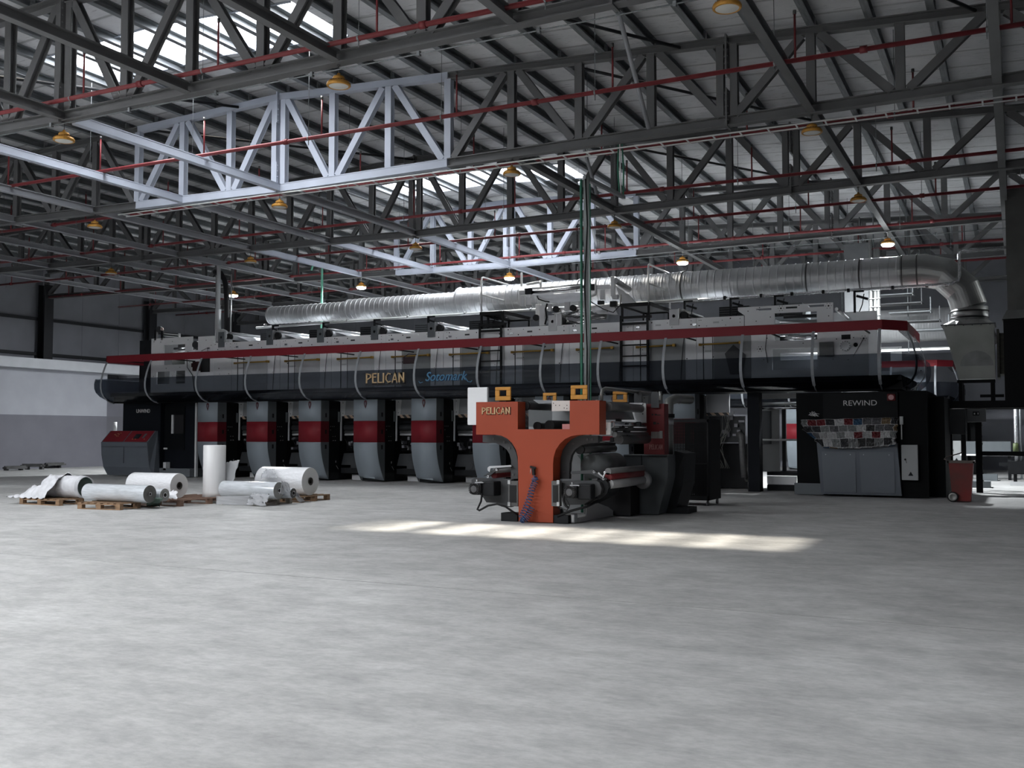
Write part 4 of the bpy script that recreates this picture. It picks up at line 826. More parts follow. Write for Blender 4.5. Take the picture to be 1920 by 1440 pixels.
m = MB(); q = PY(216, 796, 29.5); m.cyl((q.x, 29.5, .0), (q.x, 29.5, q.z+.05), .03, 8); m.cyl((q.x, 29.5, q.z-.25), (q.x, 29.5, q.z+.1), .07, 10)
tag(m.build('signal_pole', whitep), 'slim white pole with thicker head left behind the control desk', 'pole')
# ------------------------------------------------------------------ rewind end
t = thing('rewind_unit', 'big black rewind cabinet with grey twin-door desk at the right end', 'machine', (-3.6, 27, 0)); RW = t
bk = mat('cabinet_black', (0, 0, 0))
m = MB(); m.box(-5.17, -1.98, 27.15, 30.5, .3, 2.66); m.box(-2.62, -1.98, 27.0, 30.5, .02, 2.66); m.build('cabinet_body', mat('rewind_black', (.0045, .005, .0055), .65, spec=.1), t)
m = MB(); m.box(-4.46, -2.66, 26.98, 27.15, 1.9, 2.63); m.build('sign_panel', mat('rewind_panel', (.008, .009, .010), .6, spec=.15), t)
text_mesh('REWIND', .19, 'lettering', lab, t, (PY(1612, 756, 26.95).x, 26.97, PY(1612, 756, 26.95).z), sx=1.12)
p0 = PY(1671, 745, 26.95); m = MB(); m.box(p0.x-.10, p0.x+.10, 26.93, 26.98, p0.z-.09, p0.z+.09); m.build('lamp_housing', mat('dark_red_housing', (.12, .01, .012), .4), t, bevel=.03)
m = MB(); m.cyl((p0.x, 26.93, p0.z), (p0.x, 26.90, p0.z), .065, 16); m.build('lamp_lens', mat('pink_lens', (.5, .28, .28), .3), t)
m = MB(); m.box(-5.24, -4.50, 27.12, 27.3, .02, .31); m.build('plinth', covs, t)
m = MB(); m.prism([(-4.60, 26.78, 1.36), (-4.52, 26.86, .06), (-4.52, 27.15, .06), (-4.60, 27.15, 1.36)], (1.93, 0, 0)); m.build('desk_body', deskm, t)
for a, b_ in ((-4.50, -3.66), (-3.58, -2.74)):
    m = MB(); m.prism([(a+.02, 26.79+.0, 1.14), (b_, 26.79, 1.14), (b_, 26.845, .12), (a+.05, 26.845, .12)], (0, -.012, 0)); d_ = m.build('door', mat('desk_door', (.14, .155, .175), .42, 0, .05, 2), t)
    m = MB()
    for x in (a+.12, b_-.12): m.cyl((x, 26.775, 1.07), (x, 26.765, 1.07), .012, 8)
    m.build('screw', alu, d_)
m = MB(); m.box(-2.58, -2.2, 26.85, 27.0, .45, 1.32); m.build('switch_box', mat('box_white', (.33, .34, .34), .45), t, bevel=.01)
m = MB(); m.prism([(-2.43, 26.845, .56), (-2.31, 26.845, .56), (-2.37, 26.845, .66)], (0, -.003, 0)); m.cyl((-2.49, 26.85, .96), (-2.49, 26.84, .96), .025, 10); m.bar((-2.48, 26.84, .95), (-2.46, 26.84, .87), .01, .01); m.build('warning_mark', dark, t)
m = MB(); p0 = PY(1690, 790, 26.9); m.cyl((p0.x, 26.9, p0.z-.45), (p0.x, 26.9, p0.z-.05), .015, 6); m.cyl((p0.x, 26.9, p0.z-.08), (p0.x, 26.9, p0.z+.12), .045, 10); m.build('beacon', whitep, t)
m = MB(); m.box(-1.96, -1.62, 27.6, 29.9, .02, 2.52); m.build('rear_column', mat('rewind_black', (0, 0, 0)), t)
PL.append((RW, 'rewind cabinet of the far press, seen past the near one'))
# foil sheet draped over the desk top
pb = bpy.data.materials.new('printed_foil'); pb.use_nodes = True; nt = pb.node_tree; b = nt.nodes['Principled BSDF']; tc = nt.nodes.new('ShaderNodeTexCoord')
br = nt.nodes.new('ShaderNodeTexBrick'); br.offset = .35; br.inputs['Scale'].default_value = 2.6; br.inputs['Mortar Size'].default_value = .022; br.inputs['Brick Width'].default_value = .85; br.inputs['Row Height'].default_value = .62
nt.links.new(tc.outputs['UV'], br.inputs['Vector']); br.inputs['Color1'].default_value = (0, 0, 0, 1); br.inputs['Color2'].default_value = (1, 1, 1, 1); br.inputs['Mortar'].default_value = (.5, .5, .5, 1); br.inputs['Bias'].default_value = 0
cr = nt.nodes.new('ShaderNodeValToRGB'); cr.color_ramp.interpolation = 'CONSTANT'; els = cr.color_ramp.elements
for pos, colr in [(0, (.16, .015, .02)), (.1, (.03, .03, .035)), (.24, (.22, .23, .23)), (.4, (.5, .5, .5)), (.55, (.12, .12, .13)), (.66, (.03, .08, .16)), (.76, (.20, .14, .08)), (.84, (.38, .38, .38)), (.93, (.04, .04, .04))]:
    e = els.new(pos) if pos > 0 else els[0]; e.color = (*colr, 1)
els.remove(els[-1]) if els[-1].position >= 1 else None
nt.links.new(br.outputs['Color'], cr.inputs['Fac'])
mx = nt.nodes.new('ShaderNodeMixRGB'); nt.links.new(br.outputs['Fac'], mx.inputs['Fac']); nt.links.new(cr.outputs['Color'], mx.inputs['Color1']); mx.inputs['Color2'].default_value = (.62, .62, .62, 1)
n_ = nt.nodes.new('ShaderNodeTexNoise'); n_.inputs['Scale'].default_value = 60; n_.inputs['Detail'].default_value = 3; nt.links.new(tc.outputs['UV'], n_.inputs['Vector'])
mu = nt.nodes.new('ShaderNodeMixRGB'); mu.blend_type = 'MULTIPLY'; mu.inputs[0].default_value = .6; nt.links.new(mx.outputs[0], mu.inputs[1]); rq = ramp(n_, .42, (.22, .22, .23), .58, (.8, .8, .8)); nt.links.new(rq.outputs[0], mu.inputs[2])
nt.links.new(mu.outputs[0], b.inputs['Base Color']); b.inputs['Roughness'].default_value = .2; b.inputs['Metallic'].default_value = .1
vo = nt.nodes.new('ShaderNodeTexVoronoi'); vo.inputs['Scale'].default_value = 16; nt.links.new(tc.outputs['UV'], vo.inputs['Vector']); bp = nt.nodes.new('ShaderNodeBump'); bp.inputs['Strength'].default_value = .8; bp.inputs['Distance'].default_value = .05; nt.links.new(vo.outputs['Distance'], bp.inputs['Height']); nt.links.new(bp.outputs['Normal'], b.inputs['Normal'])
def drape(name, mt, pts, parent, seed, nu=26, nv=14):
    r = random.Random(seed); vs = []
    for j in range(nv+1):
        for i in range(nu+1):
            u, v_ = i/nu, j/nu if False else j/nv
            a = Vector(pts[0])*(1-u)+Vector(pts[1])*u; c_ = Vector(pts[3])*(1-u)+Vector(pts[2])*u; p = a*(1-v_)+c_*v_
            edge = max(0, abs(u-.5)*2-.62)/.38
            d = .012*sin(u*23+v_*4)+.010*sin(v_*15+u*9) + edge*.05*(sin(u*60+v_*17)+sin(v_*41+u*13))
            p += Vector((edge*.02*sin(v_*30), -.03*sin(pi*v_)-d, .006*sin(u*30) - (.06*sin(pi*u) if v_ > .9 else 0)))
            if u < .18 and v_ > .35: p += Vector(((.18-u)*1.6*(v_-.35)*1.9, 0, 0))
            vs.append(p)
    me = bpy.data.meshes.new(name); me.from_pydata([tuple(v) for v in vs], [], [(j*(nu+1)+i, j*(nu+1)+i+1, (j+1)*(nu+1)+i+1, (j+1)*(nu+1)+i) for j in range(nv) for i in range(nu)])
    uv = me.uv_layers.new(name='UVMap')
    for l in me.loops: k = l.vertex_index; uv.data[l.index].uv = ((k % (nu+1))/nu*3.4, (k // (nu+1))/nv)
    me.polygons.foreach_set('use_smooth', [True]*len(me.polygons)); me.materials.append(mt)
    o = bpy.data.objects.new(name, me); COL.objects.link(o); s_ = o.modifiers.new('thick', 'SOLIDIFY'); s_.thickness = .004; o.parent = parent; return o
fs = drape('foil_cover', pb, [(-4.98, 26.72, 1.95), (-2.62, 26.78, 2.0), (-2.70, 26.70, 1.30), (-4.80, 26.70, 1.26)], None, 1)
tag(fs, 'crinkled printed foil sheet with colour pictures draped over the rewind desk', 'foil sheet'); PL.append((fs, 'crinkled printed foil sheet on the rewind desk of the far press'))
m = MB()
for q in range(9):
    a = q*.7; m.tube([(-4.75+.05*cos(a), 26.95, 2.08+.03*sin(a)), (-4.72+.1*cos(a+1), 26.92, 2.12+.05*sin(a*2)), (-4.6+.05*cos(a), 26.94, 2.06+.04*cos(a*3))], .006, 5)
tag(m.build('wire_tangle', whitep), 'small tangle of pale wire above the left edge of the foil sheet', 'wire')
# ------------------------------------------------------------------ infeed structure between printing units and rewinder
t = thing('portal_frame', 'dark upright portal left of the rewinder with white base beam and top beam', 'machine frame', (-6.2, 28.2, 0))
m = MB(); m.box(-6.68, -6.36, 28.1, 28.5, .0, 2.73); m.build('upright', navy, t)
m = MB(); m.box(-6.68, -5.2, 28.9, 28.98, 2.58, 2.73); m.build('top_beam', whited, t)
m = MB(); m.box(-6.36, -5.55, 29.0, 29.1, .17, .40); m.build('base_beam', white, t)
m = MB(); m.box(-6.36, -5.3, 29.0, 31.2, .42, .52); m.box(-6.36, -5.3, 29.0, 29.3, .0, .16); m.build('floor_channel', dark, t)
m = MB(); m.box(-6.62, -6.12, 29.6, 29.65, .5, 2.3); m.build('glazed_cabinet', mat('machine_mid_grey', (.20, .205, .21), .4), t)
m = MB(); m.box(-6.6, -6.35, 29.57, 29.6, 1.3, 2.25); m.build('window', mat('window_dark_grey', (.07, .075, .08), .15), t)
for z, r, mt in ((2.45, .05, alu), (2.32, .035, chrome), (1.42, .03, whited)): m = MB(); m.cyl((-6.6, 29.3, z), (-5.3, 29.3, z), r, 10); m.build('cross_roller', mt, t)
m = MB(); m.box(-6.05, -5.95, 29.6, 29.7, .4, 2.4); m.build('inner_post', dark, t)
t = thing('web_infeed', 'white side frame with film sleeve and hazard strip right of the chiller', 'machine frame', (-7.8, 28.9, 0))
m = MB(); m.box(-8.05, -7.38, 28.86, 28.95, 2.2, 2.73); m.build('side_frame', whited, t)
m = MB(); m.prism([(-8.03, 28.84, 2.73), (-7.35, 28.84, 2.73), (-7.42, 28.84, 2.2), (-8.0, 28.84, 2.2)], (0, -.02, 0)); m.build('film_sleeve', film, t)
m = MB(); m.box(-8.04, -7.4, 28.84, 28.88, 2.12, 2.2); m.build('hazard_strip', hz, t)
m = MB(); m.box(-8.04, -7.0, 29.1, 29.2, 1.35, 2.1); m.build('terminal_panel', dgrey, t)
m = MB()
r = random.Random(5)
for q in range(14):
    x = -8.1+r.random()*1.0; z = 1.4+r.random()*.8; m.box(x, x+.06+r.random()*.12, 29.02, 29.1, z, z+.05+r.random()*.1)
m.build('terminals', mat('fitting_grey', (0, 0, 0)), t)
m = MB()
for q in range(6): x = -7.6+q*.05; m.tube([(x, 28.95, 2.1), (x+.15*sin(q), 28.9, 1.7), (x-.25+.1*cos(q*2), 28.85, 1.2), (x-.05, 28.9, .6)], .010, 5)
m.build('wires', mat('wire_pale', (.25, .25, .23), .5), t)
m = MB(); m.tube([(-7.15, 29.0, 1.6), (-7.05, 28.95, 1.5), (-7.02, 28.95, .9), (-6.98, 28.95, .35)], .10, 10); m.tube([(-7.0, 29.2, .3), (-6.7, 29.1, .38)], .09, 10); m.tube([(-6.75, 29.3, 1.9), (-6.85, 29.3, .5)], .05, 8); m.build('hose', mat('hose_grey', (.16, .16, .16), .5, .3, .2, 12, bump=.6, bscale=40), t)
m = MB(); m.box(-8.04, -7.0, 29.4, 30.5, .02, 1.3); m.build('dark_block', dark, t)
# ------------------------------------------------------------------ the second, identical press stands further back
def clone(root, off, label):
    def cp(o, par):
        c_ = o.copy(); COL.objects.link(c_)
        if par: c_.parent = par
        for ch in o.children: cp(ch, c_)
        return c_
    r = cp(root, None); r.location = Vector(r.location) + Vector(off); r['label'] = label; return r
for o, lb in PL:
    c2 = clone(o, (.25, 16.0, 0), lb)
    if o.get('group'): c2['group'] = o['group'] + ' and its twin'
m = MB(); plate_with_holes(m, -6.68, -4.23, 3.1, 5.22, 44.95, .05, [(-5.83, -4.67, 4.21, 5.0), (-5.91, -4.67, 3.4, 3.99)]); m.box(-4.23, -3.32, 44.95, 45.0, 3.1, 4.4)
for x, z in ((-5.65, 5.13), (-4.35, 5.13), (-3.5, 4.19), (-4.4, 4.5)): bolts(m, x, 44.95, z, .03)
tag(m.build('far_side_plate', [white, holem]), 'white side plate of the far press glimpsed through the shield corner', 'machine frame')
# ------------------------------------------------------------------ orange two-frame slitter standing free on the floor
orange = mat('orange_paint', (.31, .050, .018), .5, 0, .08, 1.2); oranged = orange
yellow = mat('yellow_lug', (.48, .22, .035), .5, 0, .12, 5); mgrey = mat('arch_grey', (.055, .057, .06), .5, 0, .12, 3)
OM = thing('orange_slitter', 'orange T-shaped free-standing slitting machine with yellow lifting lugs', 'machine', (-7.8, 17.8, 0))
t = OM; NY = 16.6
out = [(892.5,754),(971,752.8),(971,804.8),(1068,804.8),(1068,751),(1124,750.6),(1124,815),(1085,815.4),(1072,817.5),(1060,823),(1050,832),(1042,844),(1038,858),(1037,870),(1037,979),(972.5,978),(971,870),(970.5,856),(967,843),(960,831),(951,822.5),(940,817),(927.7,815),(892.5,815)]
m = MB(); pts = [PY(x, y, NY) for x, y in out]
for p in pts:
    if p.z < .05: p.z = .012
m.prism(pts, (0, .32, 0)); o = m.build('near_frame', orange, t, bevel=.006)
m = MB()
for px in (943.5, 1086): p = PY(px, 744, NY+.04); z0 = 2.205; m.box(p.x-.16, p.x+.16, NY+.02, NY+.06, z0, z0+.08); m.box(p.x-.16, p.x-.07, NY+.02, NY+.06, z0+.08, z0+.19); m.box(p.x+.07, p.x+.16, NY+.02, NY+.06, z0+.08, z0+.19); m.box(p.x-.16, p.x+.16, NY+.02, NY+.06, z0+.19, z0+.25); \
    m.build('lifting_lug', yellow, t, bevel=.01); m = MB()
for xx in (-8.47, -6.96):
    m = MB(); z0 = 2.205; m.box(xx-.15, xx+.15, 18.76, 18.80, z0, z0+.06); m.box(xx-.15, xx-.07, 18.76, 18.8, z0+.06, z0+.16); m.box(xx+.07, xx+.15, 18.76, 18.8, z0+.06, z0+.16); m.box(xx-.15, xx+.15, 18.76, 18.8, z0+.16, z0+.22); m.build('lifting_lug', yellow, t, bevel=.01)
p = PY(930.5, 770, NY); q = PY(957, 770, NY); q0 = PY(904, 770, NY)
deco_letters(t, 'letter_edge', mat('letter_shadow', (.08, .015, .008), .5), (p.x+.008, NY-.004, p.z-.008), .145, (q.x-q0.x)*1.0, d=.008)
deco_letters(t, 'lettering', cream, (p.x, NY-.01, p.z), .13, (q.x-q0.x)*.97, d=.010)
# far frame: white side plates and cross members
m = MB(); a, b_ = PY(876, 797, 18.7), PY(906, 726, 18.7); m.box(a.x, b_.x+.1, 18.7, 18.78, a.z, b_.z); m.build('far_plate', white, t, bevel=.02)
m = MB(); m.box(-8.95, -6.5, 18.78, 18.86, 1.55, 2.2); m.box(-8.2, -7.4, 18.78, 18.95, .02, 1.55); m.build('far_frame', mat('frame_pale', (.27, .28, .285), .45), t)
m = MB(); a, b_ = PY(1035, 771, 16.95), PY(1070, 751, 16.95); m.box(a.x, b_.x, 16.94, 16.98, a.z, b_.z); 
for x, y in ((1042, 760), (1038, 756), (1049, 760), (1063, 760), (1063, 766), (1058, 765)): q = PY(x, y, 16.94); m.cyl((q.x, 16.94, q.z), (q.x, 16.935, q.z), .010, 6, 1)
m.build('arm_plate', [mat('plate_cream', (.62, .58, .55), .45), holem], t, bevel=.015)
m = MB(); a, b_ = PY(1055, 805, 16.96), PY(1070, 795, 16.96); m.box(a.x, b_.x, 16.94, 16.98, a.z, b_.z); m.build('foot_plate', mat('plate_pink', (.55, .25, .24), .45), t)
m = MB(); a = PY(1131, 815, 16.93); b_ = PY(1145, 792, 16.93); m.box(a.x-.14, b_.x, 16.92, 16.97, a.z, b_.z); m.box(a.x-.14, a.x-.10, 16.92, 16.97, a.z, 2.2); m.build('side_plate', white, t)
m = MB(); q = PY(1134, 805, 16.9); m.cyl((q.x, 16.92, q.z), (q.x, 16.90, q.z), .035, 12); m.build('bearing', alu, t)
m = MB(); a, b_ = PY(1195, 800, 18.8), PY(1212, 756, 18.8); m.box(a.x-.3, b_.x, 18.75, 18.8, a.z-.1, b_.z)
for y in (758, 768, 776): q = PY(1205, y, 18.74); m.cyl((q.x, 18.75, q.z), (q.x, 18.74, q.z), .012, 6, 1)
m.build('far_side_plate', [whited, holem], t)
def rol(name, px, py, r, mt, Y0=16.95, Y1=18.75, dx=0, cap=None, dz=0):
    q = PY(px, py, Y0); m = MB(); m.cyl((q.x, Y0, q.z), (q.x+dx, Y1, q.z+dz), r, 18); o = m.build(name, mt, t)
    if cap: m = MB(); m.cyl((q.x, Y0-.03, q.z), (q.x, Y0+.03, q.z), cap, 16); m.build('bearing', rubber, t)
    return o
rg = mat('roller_mid_grey', (.10, .102, .105), .35, .3); rdark = mat('roller_dark', (.05, .05, .052), .35, .3)
rol('roller', 985, 761, .07, rdark, cap=.09); rol('roller', 1008, 799, .06, rdark, 17.2, cap=.08); rol('roller', 1030, 798, .10, rubber, 17.3)
rol('roller', 1140, 762, .08, rg, 17.0); rol('roller', 1148, 795, .05, chrome, 17.0); rol('roller', 1150, 805, .035, rdark, 17.0); rol('roller', 1152, 815, .05, rg, 17.0); rol('roller', 1160, 824, .09, rdark, 17.2)
rol('roller', 1085, 833, .055, rdark, 17.0, cap=.0); rol('roller', 1088, 843, .075, rg, 17.05, cap=.085)
rol('guide_bar', 1104, 829, .02, chrome, 17.0)
film2 = glassmat('stretched_clear_film', (.5, .51, .52), (.20, .21, .22), .8)
def quad(name, pts, mt, th=.004):
    m = MB(); m.add([Vector(p) for p in pts], [(0, 1, 2, 3)]); o = m.build(name, mt, t); s_ = o.modifiers.new('thick', 'SOLIDIFY'); s_.thickness = th; return o
quad('film', [PY(1131, 753, 17.0), PY(1180, 754, 18.7), PY(1190, 787, 18.7), PY(1136, 787, 17.0)], film2)
quad('film', [PY(983, 752, 17.0), PY(1035, 752, 18.6), PY(1035, 800, 18.6), PY(983, 800, 17.0)], glassmat('loose_clear_film', (.82, .83, .84), (.5, .5, .5), .22))
quad('film', [PY(1000, 750, 17.2), PY(1060, 752, 18.6), PY(1075, 756, 18.6), PY(1010, 757, 17.2)], web)
rnd = random.Random(8); m = MB()
for q_ in range(16):
    a = PY(1140+rnd.random()*60, 792+rnd.random()*38, 17.2+rnd.random()*1.3); m.box(a.x, a.x+.05+.08*rnd.random(), a.y, a.y+.1, a.z, a.z+.03+.05*rnd.random())
m.build('knife_holders', dark, t)
m = MB(); a = PY(1100, 878, 17.6)
for q_ in (0,): m.lathe((-7.0, 17.4, 1.0), [(0, 0), (.23, 0), (.23, 1.2), (0, 1.2)], 28, axis=(0, 1, 0))
m.build('parent_reel', mat('reel_grey', (.13, .14, .14), .5), t)
# dark arches under the orange arms
for name, arc in (('left', [(905, 816), (928, 816), (942, 819), (953, 826), (962, 837), (968, 850), (971, 866), (971, 898), (958, 898), (958, 862), (955, 851), (950, 843), (941, 836), (930, 831), (905, 829)]),
                  ('right', [(1121, 817), (1090, 816.5), (1075, 818), (1063, 824), (1053, 834), (1047, 846), (1045, 862), (1045, 898), (1067, 898), (1068, 868), (1071, 854), (1078, 843), (1089, 835), (1103, 831), (1121, 830)])):
    m = MB(); pp = [PY(x, y, 16.97) for x, y in arc]; m.prism(pp, (0, .10, 0)); m.build('arch_plate', mgrey, t)
    m = MB()
    for x, y in ([(945, 829), (955, 840), (962, 890), (925, 823)] if name == 'left' else [(1058, 885), (1074, 832), (1101, 824), (1110, 824)]): q = PY(x, y, 16.96); m.cyl((q.x, 16.965, q.z), (q.x, 16.955, q.z), .022, 10)
    m.build('arch_bolts', boltm, t)
# unwind and rewind arms with motors
def poly(name, pts, Y, th, mt, bev=0):
    m = MB(); m.prism([PY(x, y, Y) for x, y in pts], (0, th, 0)); return m.build(name, mt, t, bevel=bev)
poly('left_arm', [(884, 899), (892, 896), (958, 899), (958, 951), (940, 950), (937, 945), (930, 943), (912, 942), (906, 933), (897, 925), (884, 922)], 16.95, .12, mgrey)
poly('right_arm', [(1052, 902), (1118, 901), (1124, 905), (1128, 916), (1126, 926), (1094, 946), (1062, 947), (1054, 940)], 16.72, .12, mgrey)
poly('right_arm_drum', [(1112, 901), (1134, 899), (1139, 905), (1141, 915), (1138, 925), (1130, 932), (1100, 947), (1094, 947), (1124, 926), (1128, 914), (1124, 905)], 16.84, .6, dark)
for cx, cy, Y in ((888, 917, 16.55), (1067, 923, 16.4)):
    q = PY(cx, cy, Y); m = MB(); m.lathe((q.x, Y, q.z), [(0, -.004), (.06, 0), (.065, .012), (.10, .012), (.108, .03), (.108, .10), (.0, .10)], 24, axis=(0, 1, 0), smooth=False); m.build('motor_fan', mat('motor_grey', (.10, .10, .105), .4, .4), t)
    m = MB()
    for k in range(20): a = 2*pi*k/20; m.bar((q.x+.068*cos(a), Y-.004, q.z+.068*sin(a)), (q.x+.104*cos(a), Y-.004, q.z+.104*sin(a)), .010, .02, up=(0, 1, 0))
    m.build('fan_fins', rubber, t)
    m = MB(); m.box(q.x-.03, q.x+.12, Y+.06, Y+.42, q.z-.11, q.z+.11); m.box(q.x+.10, q.x+.36, Y+.12, Y+.5, q.z-.13, q.z+.14); m.box(q.x-.10, q.x-.02, Y+.02, Y+.2, q.z-.09, q.z+.10); m.build('motor_body', dark, t, bevel=.02)
    m = MB(); m.box(q.x-.02, q.x+.16, Y+.08, Y+.3, q.z+.11, q.z+.125); m.cyl((q.x+.02, Y+.1, q.z+.12), (q.x+.02, Y+.1, q.z+.17), .02, 8); m.build('cable_gland', alu, t)
for x0, x1, Y in ((953, 971, 16.75), (1034, 1049, 16.55)):
    a, b_ = PY(x0, 949, Y), PY(x1, 902, Y); m = MB(); m.box(a.x, b_.x, Y, Y+.1, a.z, b_.z); m.build('slide_block', mat('block_grey', (.11, .11, .11), .4), t)
    c0, c1 = PY(x0, 942, Y), PY(x1, 910, Y); m = MB(); m.box(a.x+.03, b_.x-.03, Y-.01, Y, c0.z, c1.z); m.build('slide_opening', rubber, t)
    m = MB()
    for y in (904, 945):
        g = PY(x1-2 if x0 > 1000 else x0+2, y, Y); m.box(g.x-.025, g.x+.025, Y-.02, Y, g.z-.035, g.z+.035)
    m.build('end_stop', alu, t)
poly('lever', [(906, 893), (926, 880), (930, 876), (958, 873), (958, 877), (934, 880), (917, 893)], 16.9, .05, mgrey); poly('lever_edge', [(914, 877), (918, 874), (958, 872), (959, 875), (920, 878), (918, 885), (914, 882)], 16.86, .03, alu)
poly('lever', [(1070, 884), (1112, 881), (1120, 886), (1138, 898), (1134, 902), (1118, 893), (1108, 888), (1070, 889)], 16.86, .05, mgrey); poly('lever_edge', [(1122, 885), (1130, 893), (1134, 885), (1136, 886), (1131, 896), (1121, 888)], 16.82, .03, alu)
for cx, cy in ((931, 881), (915, 894), (1114, 885), (1134, 886), (1131, 898)):
    q = PY(cx, cy, 16.84); m = MB(); m.lathe((q.x, 16.84, q.z), [(.012, 0), (.022, -.01), (.022, .02), (.012, .02)], 12, axis=(0, 1, 0)); m.build('pivot', chrome, t)
redr = mat('red_rubber_roller', (.16, .02, .022), .45); pale = mat('pale_roller', (.38, .38, .38), .35, .3)
rol('pressure_roller', 1140, 884, .06, mat('shaft_grey', (.17, .17, .17), .4), 16.95, 18.8); rol('rubber_roller', 1139, 895, .08, redr, 16.95, 18.8); rol('winding_shaft', 1142, 908, .085, pale, 16.95, 18.8)
q = PY(1142, 908, 16.95); m = MB(); m.lathe((q.x, 18.75, q.z), [(0, -.02), (.16, -.02), (.17, .0), (.17, .06), (0, .06)], 22, axis=(0, 1, 0)); m.build('chuck', mat('chuck_grey', (.25, .25, .26), .35, .4), t)
rol('rubber_roller', 926, 891, .06, redr, 17.0, 18.7); rol('winding_shaft', 928, 883, .05, pale, 17.0, 18.7)
poly('guard_plate', [(1082, 853), (1140, 853), (1139, 880), (1110, 876), (1092, 866)], 18.6, .03, mat('guard_pale', (.13, .14, .14), .4))
# foot rails
a = PY(1120, 900, 18.6); b_ = PY(1182, 900, 18.6); m = MB(); m.box(a.x, b_.x, 18.6, 19.1, .02, .95); m.build('inner_dark_block', rubber, t)  # black block added for the interior darkness between the frames
m = MB(); m.box(-8.5, -8.17, 16.66, 16.95, .0, .15); m.box(-8.5, -8.2, 16.95, 19.2, .0, .10); m.build('foot_beam', dark, t)
m = MB(); m.box(-7.25, -7.05, 16.85, 19.3, .012, .10); m.prism([(-7.06, 17.2, .10), (-7.06, 18.6, .10), (-7.06, 18.3, .2), (-7.06, 17.6, .34), (-7.06, 17.25, .34)], (.02, 0, 0)); m.build('foot_rail', mat('rail_grey', (.42, .42, .42), .45, .2), t)
m = MB(); m.box(-7.45, -7.15, 16.62, 16.82, .01, .15); m.build('foot_block', dark, t); m = MB(); m.box(-7.14, -7.06, 16.70, 16.86, .01, .17); m.build('rail_end', alu, t, bevel=.02)
# red control panel and curved grey cover on the far side
RPx = [PY(1209, 757, 19.0), PY(1246, 757, 19.0)]
m = MB(); m.box(RPx[0].x-.02, RPx[1].x, 18.98, 19.25, 1.19, 2.18); m.build('control_panel', mat('dark_red_panel', (.11, .008, .010), .45), t, bevel=.008)
m = MB()
for x, y, w_, h_ in [(1222, 779, 3, 3), (1228, 779, 3, 3), (1232, 779, 6, 1.5), (1225, 796, 5, 5), (1232, 795, 4, 2)]: a = PY(x, y, 18.97); b_ = PY(x+w_, y-h_, 18.97); m.box(a.x, b_.x, 18.965, 18.98, a.z, b_.z)
m.build('switches', rubber, t)
m = MB()
for k in range(6): a = PY(1221+k*3, 822, 18.97); m.box(a.x, a.x+.022, 18.965, 18.98, a.z, a.z+.13)
a, b_ = PY(1237, 822, 18.97), PY(1242, 808, 18.97); m.box(a.x, b_.x, 18.96, 18.98, a.z, b_.z); m.build('keypad', mat('key_grey', (.2, .2, .2), .4), t)
q = PY(1230, 838, 18.97); deco_letters(t, 'panel_lettering', mat('dull_pink', (.30, .13, .12), .5), (q.x, 18.975, q.z), .10, .26, d=.004)
xr = RPx[1].x
co = [(-7.03, 1.18), (xr, 1.18), (xr+.01, 1.0), (xr, .75), (xr-.06, .5), (xr-.13, .25), (xr-.19, .02), (-6.86, .02), (-6.98, .4), (-7.03, .8)]
m = MB(); m.prism([(x, 19.15, z) for x, z in co], (0, .5, 0)); m.build('curved_cover', mat('cover_shaded', (.07, .078, .084), .45, 0, .08, 2), t)
m = MB(); m.box(-6.66, -6.645, 19.135, 19.15, .6, 1.17); m.box(-7.02, xr-.01, 19.14, 19.15, 1.14, 1.15); m.build('cover_seam', dark, t)
m = MB(); m.prism([(xr, 19.66, 1.25), (xr+.15, 19.8, 1.2), (xr+.12, 19.8, .6), (xr-.05, 19.8, .05), (xr-.3, 19.66, .02)], (0, .8, 0)); m.box(xr-.3, xr+.25, 19.7, 20.3, .01, .12); m.build('rear_body', dark, t)
# exhaust piping on top
pg = mat('pipe_grey', (.20, .205, .20), .35, .6, .1, 6)
a = PY(1128, 752, 17.0)
m = MB(); m.tube([(a.x, 17.0, a.z), (a.x, 17.0, a.z+.12), (a.x, 17.05, a.z+.2), (a.x, 17.2, a.z+.235), (a.x, 19.9, a.z+.23)], .032, 10); m.build('trim_suction_pipe', pg, t)
m = MB(); m.tube([(a.x+.9, 17.6, 2.36), (a.x+.9, 17.6, 2.2)], .03, 8); m.build('branch', pg, t)
for k, (x, y) in enumerate(((1196, 738), (1228, 742))):
    q = PY(x, y, 18.9); m = MB(); m.prism([(q.x-.08, 18.9, 2.1), (q.x+.08, 18.9, 2.1), (q.x+.08, 18.9, 2.36), (q.x+.05, 18.9, 2.41), (q.x-.05, 18.9, 2.41), (q.x-.08, 18.9, 2.36)], (0, .03, 0)); m.build('hanger_plate', dgrey, t)
q0 = PY(1253, 745, 20.0)
m = MB(); m.tube([(q0.x, 20.0, .4), (q0.x, 20.0, 2.05), (q0.x, 20.05, 2.25), (q0.x+.06, 20.3, 2.32), (q0.x+.10, 21.2, 2.33)], .10, 14); m.build('exhaust_pipe', pg, t)
m = MB(); m.cyl((q0.x, 20.0, 1.92), (q0.x, 20.0, 2.0), .13, 14); m.cyl((q0.x, 20.0, 1.78), (q0.x, 20.0, 1.9), .108, 14, 1); m.build('pipe_clamp', [blackm, alu], t)
